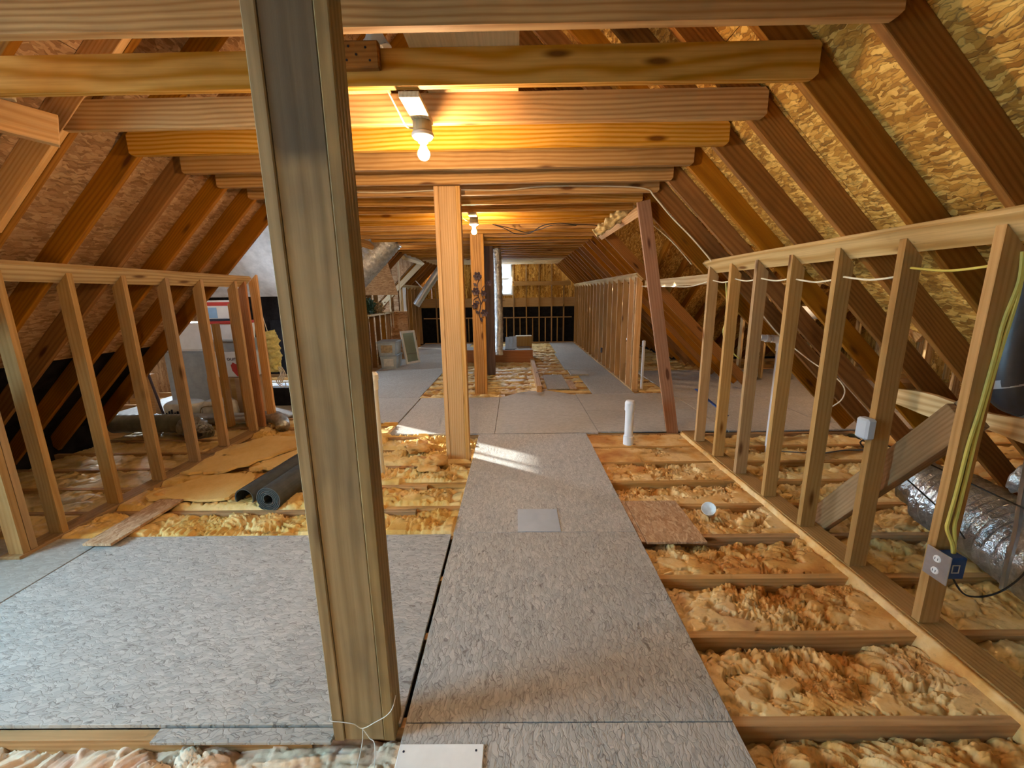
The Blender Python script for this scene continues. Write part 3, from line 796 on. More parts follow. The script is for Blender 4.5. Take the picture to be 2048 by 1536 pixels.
# cheeks (outside the main roof line) and roof of the wing
vpoly('cheek_panel', wwl, [(LWX, -0.2), (-4.95, -0.2), (lr_eave - LC - .2, lr_eave), (LWX, lr_eave)], lr_y0 - 0.03, lr_y0 - 0.018, OSB_LEFT)
vpoly('cheek_panel', wwl, [(LWX, -0.2), (-2.95, -0.2), (-2.95, lr_eave + .2), (LWX, lr_eave + .2)], lr_y1, lr_y1 + 0.012, FELT)
quadplate('roof_panel', wwl, [(LWX, lr_y0 - .05, lr_eave - .05), (-2.1, lr_y0 - .05, lr_eave - .05 + 1.0), (-2.1, lr_mid, lr_ridge), (LWX, lr_mid, lr_ridge)], 0.012, OSB_LEFT)
quadplate('insulation_panel', wwl, [(LWX, lr_mid, lr_ridge), (-4.0, lr_mid, lr_ridge), (-4.0, lr_y1, lr_eave), (LWX, lr_y1, lr_eave)], 0.05, INSUL)
quadplate('insulation_panel', wwl, [(-3.99, lr_mid, lr_ridge), (-3.10, lr_mid, lr_ridge), (-3.10, lr_y1, lr_eave), (-3.99, lr_y1, lr_eave)], 0.05, INSUL)
quadplate('roof_panel', wwl, [(-3.099, lr_mid, lr_ridge), (-2.3, lr_mid, lr_ridge), (-2.3, lr_y1, lr_eave), (-3.099, lr_y1, lr_eave)], 0.012, OSB_LEFT)
# near-left dormer
wd = struct('wall_neardormer')
quadplate('roof_panel', wd, [(-4.9, -1.2, 2.50), (-2.1, -1.2, 2.72), (-2.1, 2.02, 2.72), (-4.9, 2.02, 2.50)], 0.012, PLY)
vpoly('cheek_panel', wd, [(-4.9, -0.2), (-4.9, 2.60), (-2.3, 2.60), (-2.35, 2.45)], 2.03, 2.042, OSB_LEFT)
for (a, b, c, d) in ((-1.2, 2.03, -.2, 0.9), (-1.2, 2.03, 2.1, 2.5), (-1.2, -.8, .9, 2.1), (1.5, 2.03, .9, 2.1)): bx('sheathing_panel', wd, -4.912, -4.9, a, b, c, d, OSB_LEFT)
w4 = struct('window_4')
for (a, b, c, d) in ((-.8, 1.5, .9, .95), (-.8, 1.5, 2.05, 2.1), (-.8, -.75, .9, 2.1), (1.45, 1.5, .9, 2.1), (.32, .38, .9, 2.1)): bx('frame', w4, -4.93, -4.88, a, b, c, d, WHITE)
bx('glass', w4, -4.908, -4.905, -.8, 1.5, .9, 2.1, GLASS, b=0.0005)
vpoly('felt_panel', wd, [(-4.78, -.2), (-3.25, -.2), (-3.25, 1.40), (-4.78, 0.0)], 2.0, 2.012, FELT)  # unseen panel added to keep dormer light out of the left eave
timber('header', wd, (-2.62, 1.96, 2.42), (-2.28, 2.30, 2.36), 0.06, 0.14, (0, 0, 1), PINE)
timber('header', wd, (-2.95, 1.9, 2.52), (-2.40, 2.24, 2.52), 0.04, 0.09, (0, 0, 1), PALE)
# ------------------------------------------------------------------ right wing
wrw = struct('wall_rightwing')
RWX = 7.4; rmid = 5.4; rridge = VAL_Z0 + 0.1 + (rmid - VAL_Y0) * VAL_M
re0 = VAL_Y0 - (VAL_Z0 + 0.1) / VAL_M; re1 = 2 * rmid - re0
quadplate('roof_panel', wrw, [(RWX, re0, 0), (RWX, rmid, rridge), (3.84 - rridge, rmid, rridge), (3.84, re0, 0)], 0.012, OSB_ROOF)
quadplate('roof_panel', wrw, [(RWX, rmid, rridge), (RWX, re1, 0), (3.84, re1, 0), (3.84 - rridge, rmid, rridge)], 0.012, OSB_ROOF)
xpoly('sheathing_panel', wrw, [(re0, -.2), (re1, -.2), (re1, 0.02), (rmid, rridge + .02), (re0, .02)], RWX, RWX + 0.012, OSB_ROOF)
for i in range(12):
    x = 2.3 + 0.42 * i
    zb = 0.06; za = rridge - 0.10
    zs = max(zb, 3.95 - x)
    if zs > za - .3: continue
    m_ = VAL_M; L_ = math.hypot(1, m_)
    for sg in (-1, 1):
        def yy(z): return rmid + sg * (rridge - z) / m_ - sg * 0.115
        timber('rafter', wrw, (x, yy(zs), zs), (x, yy(za), za), 0.038, 0.14, (0, sg * m_, 1), RAFT if sg > 0 else PINE)
bx('collar_tie', wrw, 3.4, 3.438, 3.95, 6.9, 1.92, 2.05, PINE)
bx('tie_rail', wrw, 1.93, 1.97, 4.20, 6.40, 1.60, 1.70, PLATE)
for i in range(9):
    y = 3.2 + 0.55 * i
    bx('stud', wrw, RWX - 0.09, RWX - 0.002, y, y + 0.038, 0.0, max(0.4, rridge - abs(y - rmid) * VAL_M - 0.15), PLATE)
for i in range(8):
    y = 2.9 + 0.40 * i
    if y > 4.3: y += 0.0
    bx('stud', wrw, 5.2, 5.289, y, y + 0.038, 0.0, min(1.5, max(0.3, rridge - abs(y - rmid) * VAL_M - 0.2)), PLATE)
for i in range(7): bx('stud', wrw, 3.9 + .4 * i, 3.938 + .4 * i, 7.25, 7.339, TH, 1.62, PLATE)
bx('rail', wrw, 3.85, 6.4, 7.25, 7.339, 1.622, 1.66, PLATE)
bx('rail', wrw, 5.2, 5.289, 2.85, 5.8, -0.001, 0.037, PLATE)

# ------------------------------------------------------------------ spray foam between the joists (nobody could count it)
def foam_bays(name, label, x0, x1, y0, y1, step, mat, holes=(), base=-0.055, tilt=0.03, big=0.11, small=0.045, seed=0, amp=1.0, cap=0.02, tmp=None, left=False, inx=None):
    Vs = []; Fs = []; off = 0
    for k in range(-6, NJ):
        ya = joist_y(k) + (-0.004 if left else 0.036); yb = joist_y(k + 1) - 0.0
        a, b = max(ya, y0), min(yb, y1)
        if b - a < 0.05: continue
        nx = int((x1 - x0) / step) + 1; ny = max(6, int((b - a) / step) + 1)
        X, Y = np.meshgrid(np.linspace(x0, x1, nx), np.linspace(a, b, ny))
        t = (Y - ya) / (yb - ya)
        Z = base + tilt * (0.5 - t) + amp * lumps(X, Y, big, small, seed)
        # shrink from the joists at the edges
        e = np.minimum(np.abs(Y - ya), np.abs(yb - Y))
        Z = Z - (0.006 if left else 0.02) * np.exp(-e / 0.015)
        if tmp is not None: Z = Z + tmp(X, Y)
        for (hx0, hx1, hy0, hy1) in holes:
            ins = (X > hx0 - .01) & (X < hx1 + .01) & (Y > hy0 - .01) & (Y < hy1 + .01)
            Z = np.where(ins, np.minimum(Z, -0.006), Z)
        if left:
            Z = np.where((yb - Y < 0.046) & (X < -0.735), np.minimum(Z, -0.03), Z)
            Z = np.where((Y - ya < 0.046) & (X > -0.975), np.minimum(Z, -0.03), Z)
        Z = np.minimum(Z, -0.006 + 0.06 * np.clip(e / 0.06, 0, 1) ** 0.7)
        Z = np.minimum(Z, cap); Z = np.maximum(Z, -0.2)
        V = np.stack([X, Y, Z], -1).reshape(-1, 3)
        idx = np.arange(nx * ny).reshape(ny, nx)
        F = np.stack([idx[:-1, :-1], idx[:-1, 1:], idx[1:, 1:], idx[1:, :-1]], -1).reshape(-1, 4)
        deep = np.ones(len(F), bool)
        for (hx0, hx1, hy0, hy1) in holes:
            c = V[F[:, 0]]; deep &= ~((c[:, 0] > hx0 + .06) & (c[:, 0] < hx1 - .06) & (c[:, 1] > hy0 + .06) & (c[:, 1] < hy1 - .06))
        if inx is not None:
            c = V[F[:, 0]]; deep &= inx(c[:, 0], c[:, 1])
        Fs.append(F[deep] + off); Vs.append(V); off += len(V)
    V = np.concatenate(Vs); F = np.concatenate(Fs)
    u, inv = np.unique(F, return_inverse=True); V = V[u]; F = inv.reshape(F.shape)
    me = bpy.data.meshes.new(name)
    me.vertices.add(len(V)); me.vertices.foreach_set('co', V.ravel())
    me.loops.add(F.size); me.loops.foreach_set('vertex_index', F.ravel().astype(np.int32))
    me.polygons.add(len(F)); me.polygons.foreach_set('loop_start', np.arange(0, F.size, 4, dtype=np.int32))
    me.polygons.foreach_set('loop_total', np.full(len(F), 4, np.int32))
    me.polygons.foreach_set('use_smooth', np.ones(len(F), bool))
    me.materials.append(mat); me.update(calc_edges=True); me.validate()
    o = put(bpy.data.objects.new(name, me))
    return tag(o, label, 'insulation', kind='stuff')
WALK = (-0.415, 0.765, -1.3, 4.405)
foam_bays('spray_foam', 'lumpy orange spray foam filling the joist bays right of the walkway', 0.70, 1.80, 0.2, 4.42, 0.0065, FOAM, holes=(WALK,), seed=3, base=-0.088, tilt=0.06, big=0.075, small=0.028, amp=1.35, cap=-0.002,
          tmp=lambda X, Y: 0.055 * np.clip((Y - 3.3) / 0.5, 0, 1) + 0.03 * np.clip((X - 1.60) / 0.16, 0, 1))
foam_bays('spray_foam', 'shadowed spray foam in the bays outside the right knee wall', 1.965, 3.58, 0.6, 4.40, 0.011, FOAM_Y, seed=11, base=-0.075, cap=-0.004, amp=1.3, tilt=.04, big=.1, small=.04)
foam_bays('spray_foam', 'chunky yellow spray foam in the bays around the black rolls', -2.97, -0.36, 2.40, 4.84, 0.009, FOAM_L, left=True, seed=23, base=-0.06, tilt=.05, big=0.17, small=0.06, amp=1.45, cap=0.035,
          holes=(WALK, (-1.43, -0.248, 4.43, 6.2), (-2.66, -0.43, 1.2, 2.436)), tmp=lambda X, Y: 0.02 * vnoise(X / 0.25, Y / 0.2, 77))
foam_bays('spray_foam', 'dull spray foam in the eave bays left of the left knee wall', -4.55, -3.12, 2.44, 5.12, 0.016, FOAM_Y, left=True, seed=31, holes=((-5.5, -2.96, 4.93, 7.6),), base=-0.05, cap=-0.004)
foam_bays('spray_foam', 'pinkish ropy spray foam along the bottom edge before the first floor sheet', -2.6, -0.36, 0.3, 1.21, 0.0075, FOAM_P, left=True, seed=41, base=-0.075, holes=(WALK,), big=0.10, small=0.05)
foam_bays('spray_foam', 'pale yellow spray foam in the open floor around the far posts', -1.50, 1.25, 4.45, 13.2, 0.02, FOAM_Y, seed=51, base=-0.045, amp=1.0, cap=0.02,
          holes=((-1.43, -0.248, 4.43, 6.10), (-0.243, 0.905, 4.425, 6.45), (0.912, 2.345, 4.455, 6.25), (1.18, 1.815, 6.2, 8.38), (1.0, 1.815, 8.38, 10.82), (1.06, 1.815, 10.82, 13.22), (-2.9, -1.47, 6.1, 8.62), (-2.9, -1.38, 8.6, 13.2)), inx=lambda x, y: ~((x < -1.39) & (y < 6.1)) & ~((x < -0.2) & (y < 4.85)))
foam_bays('spray_foam', 'spray foam on the eave floor behind the far right knee wall', 1.93, 3.6, 6.3, 13.2, 0.03, FOAM_Y, seed=61, base=-0.04, holes=((2.352, 6.0, 4.44, 8.15),))
foam_bays('spray_foam', 'spray foam under the outer edge of the right wing floor', 3.62, 7.3, 1.2, 4.43, 0.035, FOAM_Y, seed=71, base=-0.05)
foam_bays('spray_foam', 'strip of spray foam left of the walkway between posts', -2.97, -1.45, 4.85, 5.14, 0.02, FOAM_Y, left=True, seed=81, base=-0.05, holes=((-2.62, -1.448, 4.86, 6.14),))

# ------------------------------------------------------------------ posts
def post(label, y, mats, z0, z1, x0=-0.655, x1=-0.44):
    t = thing('built_up_post', label, 'post', ((x0 + x1) / 2, y + 0.045, z0), 'built-up posts down the middle')
    bx('plank', t, x0, x0 + 0.0375, y, y + 0.089, z0, z1, mats[0], b=0.003)
    bx('plank', t, x0 + 0.0385, x1 - 0.0385, y + 0.004, y + 0.089, z0, z1, mats[1], b=0.003)
    bx('plank', t, x1 - 0.0375, x1, y, y + 0.089, z0, z1, mats[2], b=0.003)
    return t
post('weathered grey-brown post nearest the camera with white string round its foot', 1.168, (WEATHER, WEATHER_S, WEATHER), 0.0, 2.399)
post('bright orange pine post beside the sunlit patch, second from the camera', 3.655, (PINE_RAW, PINE_RAW, PINE_RAW), 0.001, 2.399)
post('yellowish pine post with a dark metal flower ornament hung on it', 6.405, (PINE_RAW, TIE, PINE_RAW), 0.001, 2.399, -0.65, -0.455)
t = thing('dark_post', 'dark brown post standing beside the silver flue', 'post', (-0.49, 8.05, 0.001))
bx('plank', t, -0.60, -0.545, 8.0, 8.09, 0.001, 2.399, DARKWOOD); bx('plank', t, -0.543, -0.40, 8.0, 8.09, 0.001, 2.399, DARKWOOD)
o = timber('leaning_board', None, (1.735, 4.45, -0.02), (1.245, 4.31, 2.39), 0.036, 0.125, (1, 0, 0), REDWOOD)
tag(o, 'reddish knotty board leaning between rafters and floor at the right knee wall end', 'board')

# ------------------------------------------------------------------ hanging lamps
def lamp(label, x, y, blocky0, blocky1, cable):
    """lampholder on a junction box at the end of a wood block"""
    t = thing('ceiling_lamp', label, 'lamp', (x, y, 2.20), 'bare bulb lamps')
    bx('mounting_block', t, x - 0.045, x + 0.045, blocky0, blocky1, 2.375, 2.399, PALE, b=0.002)
    obj('junction_box', lathe([(0.0, 0.0), (0.046, 0.0), (0.048, -0.045), (0.044, -0.05), (0.0, -0.05)], (x, y, 2.374), n=20), BOXBEIGE, t)
    obj('lampholder', lathe([(0.0, 0), (0.052, 0.0), (0.056, -0.012), (0.045, -0.026), (0.026, -0.032), (0.024, -0.045), (0.0, -0.045)], (x, y, 2.323), n=24), PORC, t, smooth=True)
    prof = [(0.0, 0.0)] + [(0.013, -0.0), (0.0135, -0.012), (0.018, -0.022)]
    for i in range(0, 13):
        a = math.radians(38 + i * 142 / 12)
        prof.append((max(0.0, 0.030 * math.sin(a)), -0.052 + 0.030 * math.cos(a)))
    obj('bulb', lathe(prof, (x, y, 2.279), n=20), BULB, t, smooth=True)
    obj('cable', tube(curve(cable), 0.0035, 6), WCABLE, t)
    return t
lamp('lit bare bulb on a porcelain holder hanging nearest the camera', -0.452, 2.30, 2.035, 2.353, [(-0.56, 2.03, 2.43), (-0.545, 2.08, 2.40), (-0.535, 2.18, 2.37), (-0.525, 2.27, 2.345), (-0.498, 2.30, 2.345)])
lamp('lit bare bulb farther down the attic above the flowered post', -0.455, 4.98, 4.80, 5.04, [(-0.60, 4.96, 2.42), (-0.57, 4.97, 2.37), (-0.53, 4.98, 2.345), (-0.50, 4.98, 2.345)])
rl = thing('wing_lamp', 'lit bare bulb in the right wing', 'lamp', (4.6, 5.2, 1.95))
obj('lampholder', lathe([(0.0, 0), (0.05, 0.0), (0.05, -0.02), (0.0, -0.02)], (4.6, 5.2, 2.08), n=16), PORC, rl)
obj('bulb', lathe([(0, 0), (0.014, 0), (0.03, -0.04), (0.024, -0.07), (0, -0.08)], (4.6, 5.2, 2.06), n=16), BULB, rl, smooth=True)
bx('mounting_block', rl, 3.44, 4.7, 5.16, 5.24, 2.081, 2.11, PALE)

# daylight standing in the windows behind the camera, in the near dormer and in the store wing
def daylight(name, loc, direction, sx, sy_, power, col=(0.70, 0.85, 1.0), spread=180):
    d = bpy.data.lights.new(name, 'AREA'); d.shape = 'RECTANGLE'; d.size = sx; d.size_y = sy_; d.energy = power; d.color = col; d.spread = R(spread)
    o = bpy.data.objects.new(name, d); C.objects.link(o); o.location = loc
    o.rotation_euler = Vector(direction).to_track_quat('-Z', 'Z').to_euler()
    return o
daylight('window_daylight', (-4.86, 0.35, 1.5), (1, 0.25, -0.55), 2.1, 1.1, 125, (0.37, 0.72, 0.95), 120)
daylight('window_daylight', (-0.29, 13.36, 2.0), (0.1, -1, -0.3), 0.36, 0.9, 85)
daylight('window_daylight', (-4.3, 9.30, 1.55), (0.5, 1, -0.35), 0.5, 0.6, 22)
daylight('window_daylight', (-6.15, 7.55, 1.15), (1, -0.55, -0.25), 0.7, 0.4, 150, (0.70, 0.85, 1.0), 120)

# ------------------------------------------------------------------ loose things: near floor
def one(name, label, cat, VF, mat, group=None, smooth=False, mtx=None):
    return tag(obj(name, VF, mat, None, mtx, smooth), label, cat, group)
o = bx('grey_plate', None, 0.0, 0.28, 2.452, 2.742, TH, TH + 0.004, GREYPLATE); tag(o, 'flat grey-blue metal plate lying in the middle of the walkway', 'plate')
t = thing('white_plate', 'white metal panel with screw holes lying at the near end of the walkway', 'panel', (-0.27, 0.98, TH))
sh_ = bx('sheet', t, -0.413, -0.125, 0.80, 1.140, TH + .0005, TH + 0.007, WHITE)
for (x, y) in ((-0.395, 1.115), (-0.15, 1.118), (-0.395, 0.83), (-0.15, 0.83)): obj('screw_hole', lathe([(0, .0008), (.004, .0008), (.004, 0)], (x, y, TH + .0071), n=8), INK, sh_)
o = bx('board_scrap', None, 0.80, 1.172, 2.33, 2.86, 0.0005, 0.016, OSB_SCRAP, long=1); tag(o, 'reddish strand board scrap lying over the foam beside the walkway joint', 'board')
o = bx('batten', None, 0.768, 0.796, 2.34, 2.87, 0.0005, 0.014, OSB_SCRAP); tag(o, 'narrow strip of board between the walkway and the strand board scrap', 'board')
cv = lathe([(0.0, 0.0), (0.031, 0.0), (0.046, 0.075), (0.048, 0.077), (0.044, 0.075), (0.029, 0.004), (0.0, 0.004)], (1.352, 2.69, 0.012), axis=(-0.35, -0.45, 0.55), n=24)
one('plastic_cup', 'small white plastic cup tipped over on the orange foam', 'cup', cv, WHITE, smooth=True)
# white pvc stub with cap, right of the walkway
t = thing('vent_pipe', 'short capped white plastic pipe standing in foam right of the walkway', 'pipe', (1.15, 4.10, -0.1))
obj('pipe', lathe([(0, -.1), (.042, -.1), (.042, .40), (0, .40)], (1.15, 4.10, 0), n=24), PVC, t, smooth=False)
obj('cap', lathe([(.043, .36), (.050, .362), (.050, .44), (.040, .462), (.0, .468)], (1.15, 4.10, 0), n=24), PVC, t)
obj('coupling', lathe([(.043, .0), (.052, .0), (.052, .09), (.043, .092)], (1.15, 4.10, 0), n=24), PVC, t)
t = thing('vent_pipe', 'tall cream plastic pipe standing in foam behind the nearest post', 'pipe', (-1.20, 3.42, -0.1))
obj('pipe', lathe([(0, -.1), (.034, -.1), (.034, .78), (0, .78)], (-1.20, 3.42, 0), n=20), PVC_Y, t)
obj('cap', lathe([(.035, .76), (.041, .762), (.041, .84), (.046, .842), (.046, .89), (.03, .91), (.0, .912)], (-1.20, 3.42, 0), n=20), PVC_Y, t)
t = thing('vent_pipe', 'thin white plastic pipe standing beyond the far right knee wall end', 'pipe', (2.03, 6.62, 0.0))
obj('pipe', lathe([(0, -.05), (.022, -.05), (.022, .76), (0, .78)], (2.03, 6.62, 0), n=16), PVC, t)
obj('cap', lathe([(.023, .70), (.027, .70), (.027, .78), (0, .79)], (2.03, 6.62, 0), n=16), PVC, t)
t = thing('elbow_pipe', 'white plastic pipe with an elbow standing outside the right knee wall', 'pipe', (2.53, 4.0, -0.08))
obj('pipe', lathe([(0, -.08), (.03, -.08), (.03, .98), (0, .98)], (2.53, 4.0, 0), n=18), PVC, t)
obj('elbow', tube(curve([(2.53, 4.0, .96), (2.53, 4.0, 1.02), (2.51, 4.0, 1.065), (2.46, 4.0, 1.08), (2.43, 4.0, 1.08)]), .037, 18), PVC, t, smooth=True)
obj('arm', tube([(2.45, 4.0, 1.08), (2.33, 4.0, 1.095)], .03, 18), PVC, t)
obj('collar', tube([(2.41, 4.0, 1.082), (2.385, 4.0, 1.086)], .036, 18), PVC, t)
# rolls of black mat
def spiral(r0, r1, turns, A, B, th=0.006, n=90):
    A = Vector(A); B = Vector(B); M = frame(A, B - A, (0, 0, 1)); L = (B - A).length; V = []; F = []
    for i in range(n + 1):
        u = i / n; a = u * turns * 2 * math.pi - 0.6; r = r0 + (r1 - r0) * u
        for (rr, x) in ((r, 0), (r + th, 0), (r + th, L), (r, L)):
            V.append(tuple(M @ Vector((x, rr * math.cos(a), rr * math.sin(a)))))
    for i in range(n):
        for k in range(4):
            F.append([i * 4 + k, i * 4 + (k + 1) % 4, (i + 1) * 4 + (k + 1) % 4, (i + 1) * 4 + k])
    F += [[0, 1, 2, 3], [n * 4 + 3, n * 4 + 2, n * 4 + 1, n * 4]]
    return V, F
one('rubber_roll', 'thicker tightly wound roll of black rubber matting on the foam', 'roll', spiral(.030, .092, 5, (-1.83, 2.80, .085), (-1.72, 3.95, .085), .009, 140), RUBBER, smooth=False)
one('rubber_roll', 'thinner open roll of black rubber matting left of the thick roll', 'roll', spiral(.066, .070, 1.25, (-2.045, 2.86, .065), (-1.93, 4.05, .065), .006, 40), RUBBER)
# trimmed flat foam slabs
def slab(label, poly, z, th, seed):
    rnd = random.Random(seed); pts = []
    n = len(poly)
    for i in range(n):
        a, b = poly[i], poly[(i + 1) % n]
        for k in range(7):
            t = k / 7; pts.append((a[0] + (b[0] - a[0]) * t + rnd.uniform(-.02, .02), a[1] + (b[1] - a[1]) * t + rnd.uniform(-.02, .02)))
    o = flat('foam_slab', None, pts, z + .028, z + .028 + th, FOAM_S)
    return tag(o, label, 'foam slab', 'loose trimmed foam slabs')
slab('long flat yellow foam slab lying along the left bottom plate', [(-2.90, 3.35), (-2.55, 3.38), (-2.20, 3.95), (-2.12, 4.25), (-2.72, 4.30), (-2.93, 3.9)], .012, .022, 1)
slab('flat pinkish foam slab in front of the black rolls', [(-2.86, 2.90), (-2.22, 2.86), (-2.12, 3.12), (-2.30, 3.34), (-2.62, 3.30), (-2.84, 3.05)], .010, .02, 2)
slab('small torn foam slab between the long slab and the black rolls', [(-2.35, 3.42), (-2.08, 3.45), (-2.06, 3.80), (-2.18, 3.86)], .010, .03, 3)
for i, (x, y, r, lab) in enumerate(((-0.98, 3.93, .11, 'sunlit'), (-2.75, 2.98, .07, 'x'), (-0.78, 3.50, .13, 'x'))):
    th_, ph_ = np.meshgrid(np.linspace(0, 2 * np.pi, 28, endpoint=False), np.linspace(0, np.pi, 15))
    ux, uy, uz = np.sin(ph_) * np.cos(th_), np.sin(ph_) * np.sin(th_), np.cos(ph_)
    rr = r * (0.8 + 1.0 * vnoise(ux * 2 + 5 * i + uz, uy * 2 + uz * 1.5, 90 + i) + 0.4 * vnoise(ux * 6 + uz * 2, uy * 6 + i, 95))
    Vv = np.stack([x + ux * rr * 1.2, y + uy * rr, 0.012 + r * 0.35 + uz * rr * 0.55], -1).reshape(-1, 3)
    Fq = [[a * 28 + b, a * 28 + (b + 1) % 28, (a + 1) * 28 + (b + 1) % 28, (a + 1) * 28 + b] for a in range(14) for b in range(28)]
    Fq = [f[::-1] for f in Fq]
    one('foam_chunk', ('knobbly foam chunk in the sun left of the orange post', 'small foam chunk by the left bottom plate', 'big crumpled foam chunk at the foot of the orange post')[i], 'foam chunk', (Vv.tolist(), Fq), FOAM, 'loose foam chunks', smooth=True)
o = bx('plank_offcut', None, -2.70, -2.52, 2.30, 2.88, .0385, .056, OSB_SCRAP, long=1)
o.rotation_euler = (0, 0, o.rotation_euler.z) if False else o.rotation_euler
tag(o, 'brown board offcut at the corner of the big floor sheet by the left wall', 'board')
o = bx('board_strip', None, -1.30, -0.66, 1.155, 1.206, 0.0005, 0.014, OSB_FLOOR); tag(o, 'pale strip of strand board along the near edge of the big sheet', 'board')
# string round the near post and the foam lump at its foot
t = thing('white_string', 'thin white string tied round the foot of the weathered post', 'string', (-0.55, 1.16, 0.0))
obj('loop', tube(curve([(-.658, 1.20, .10), (-.659, 1.165, .096), (-.62, 1.160, .094), (-.575, 1.158, .088), (-.545, 1.157, .070), (-.50, 1.158, .095), (-.46, 1.160, .120), (-.437, 1.163, .150), (-.436, 1.20, .16)]), .0016, 5), STRING, t)
obj('tail', tube(curve([(-.545, 1.157, .07), (-.546, 1.150, .03), (-.548, 1.12, .0), (-.545, 1.07, -.01), (-.54, .98, -.02)]), .0015, 5), STRING, t)
obj('tail', tube(curve([(-.545, 1.157, .07), (-.52, 1.148, .04), (-.50, 1.135, .035), (-.485, 1.09, .02), (-.48, 1.03, .0), (-.49, .95, -.02)]), .0015, 5), STRING, t)

# ------------------------------------------------------------------ overhead
o = bx('plywood_sheet', None, -0.43, 0.03, 1.60, 2.55, 2.541, 2.556, PLY, long=1); tag(o, 'yellow plywood sheet lying on the collar ties above the near lamp', 'plywood')
o = bx('plywood_offcut', None, -0.86, -0.62, 2.02, 2.52, 2.541, 2.554, PLY, long=1); tag(o, 'small plywood offcut on the collar ties by the weathered post', 'plywood')
t = thing('splice_block', 'nailed wood block fixed to the collar tie beside the weathered post', 'block', (-0.62, 1.975, 2.45))
bk = bx('block', t, -0.86, -0.548, 1.953, 1.989, 2.452, 2.553, RAFT, b=.006)
for (x, z) in ((-.60, 2.525), (-.64, 2.50), (-.585, 2.478), (-.68, 2.48), (-.67, 2.53)): obj('nail', lathe([(0, .001), (.005, .001), (.005, 0)], (x, 1.9525, z), axis=(0, -1, 0), n=8), NAIL, bk)
Vb = []; 
nx_, ny_ = 16, 12
for j in range(ny_):
    for i in range(nx_):
        u = i / (nx_ - 1); v = j / (ny_ - 1)
        Vb.append((-.66 + .13 * u + .02 * math.sin(7 * v), 1.996 + .13 * v + .01 * math.sin(9 * u), 2.560 + .085 * math.sin(math.pi * u) * math.sin(math.pi * v) ** .5 + .018 * float(vnoise(np.array(u * 7), np.array(v * 7), 5))))
one('plastic_bag', 'crumpled white plastic bag lying on the collar tie by the weathered post', 'bag', (Vb, [[j * nx_ + i, j * nx_ + i + 1, (j + 1) * nx_ + i + 1, (j + 1) * nx_ + i] for j in range(ny_ - 1) for i in range(nx_ - 1)]), PLASTICBAG, smooth=True)
def cable(label, pts, r, mat, cat='cable', n=6, k=6): return one('cable', label, cat, tube(curve(pts, k), r, n), mat)
cable('white cable stapled along the collar ties and down the right rafters', [(-1.6, 3.965, 2.44), (-1.1, 3.96, 2.425), (-.6, 3.965, 2.44), (-.1, 3.965, 2.43), (.3, 3.96, 2.455), (.9, 3.965, 2.445), (1.17, 3.97, 2.42), (1.25, 3.99, 2.36), (1.42, 4.01, 2.19), (1.60, 4.0, 2.02), (1.74, 3.99, 1.87), (1.80, 3.99, 1.80)], .006, WCABLE)
cable('cream cable running down beside the leaning board', [(1.22, 4.36, 2.38), (1.25, 4.40, 2.28), (1.36, 4.405, 2.20), (1.58, 4.40, 2.02), (1.79, 4.40, 1.80)], .005, WCABLE)
cable('dark slack cable hanging under the ties beyond the second lamp', [(-.27, 5.53, 2.39), (-.12, 5.7, 2.36), (.02, 6.0, 2.335), (.2, 5.95, 2.33), (.36, 5.6, 2.375), (.55, 5.55, 2.392), (.76, 5.56, 2.375), (1.0, 5.7, 2.388), (1.2, 5.85, 2.39)], .006, BCABLE)
cable('second dark cable hanging under the ties beyond the second lamp', [(-.27, 5.55, 2.392), (.0, 5.75, 2.36), (.15, 5.9, 2.34), (.33, 5.75, 2.35), (.5, 5.6, 2.38), (.8, 5.7, 2.385)], .005, BCABLE)
o = bx('wood_splinter', None, -2.33, -2.20, 1.985, 1.995, 2.386, 2.398, PALE); o.rotation_euler[1] = 0.25; tag(o, 'thin wood splinter hanging under the second collar tie on the left', 'splinter')
# foam crusted batten by the leaning board
A_ = Vector((1.36, 5.05, 2.50)); B_ = Vector((0.955, 5.20, 2.21))
Mf = frame((A_ + B_) / 2, B_ - A_, (0, 0, 1)); Lf = (B_ - A_).length
th_, xx_ = np.meshgrid(np.linspace(0, 2 * np.pi, 24, endpoint=False), np.linspace(-Lf / 2, Lf / 2, 40))
rr = 0.055 * (1 + 1.1 * vnoise(xx_ * 30, np.cos(th_) * 2 + np.sin(th_) * 3, 3)) * (1 / np.maximum(np.abs(np.cos(th_)), np.abs(np.sin(th_)))) ** .7
Vf = [tuple(Mf @ Vector((a, b, c))) for a, b, c in zip(xx_.ravel(), (rr * np.cos(th_)).ravel(), (rr * np.sin(th_)).ravel())]
Ff = [[a * 24 + b, a * 24 + (b + 1) % 24, (a + 1) * 24 + (b + 1) % 24, (a + 1) * 24 + b] for a in range(39) for b in range(24)] + [list(range(24))[::-1], [39 * 24 + k for k in range(24)]]
one('foam_crusted_beam', 'beam end crusted with pale yellow foam hanging by the leaning board', 'beam', (Vf, Ff), BATT_PALE, smooth=True)

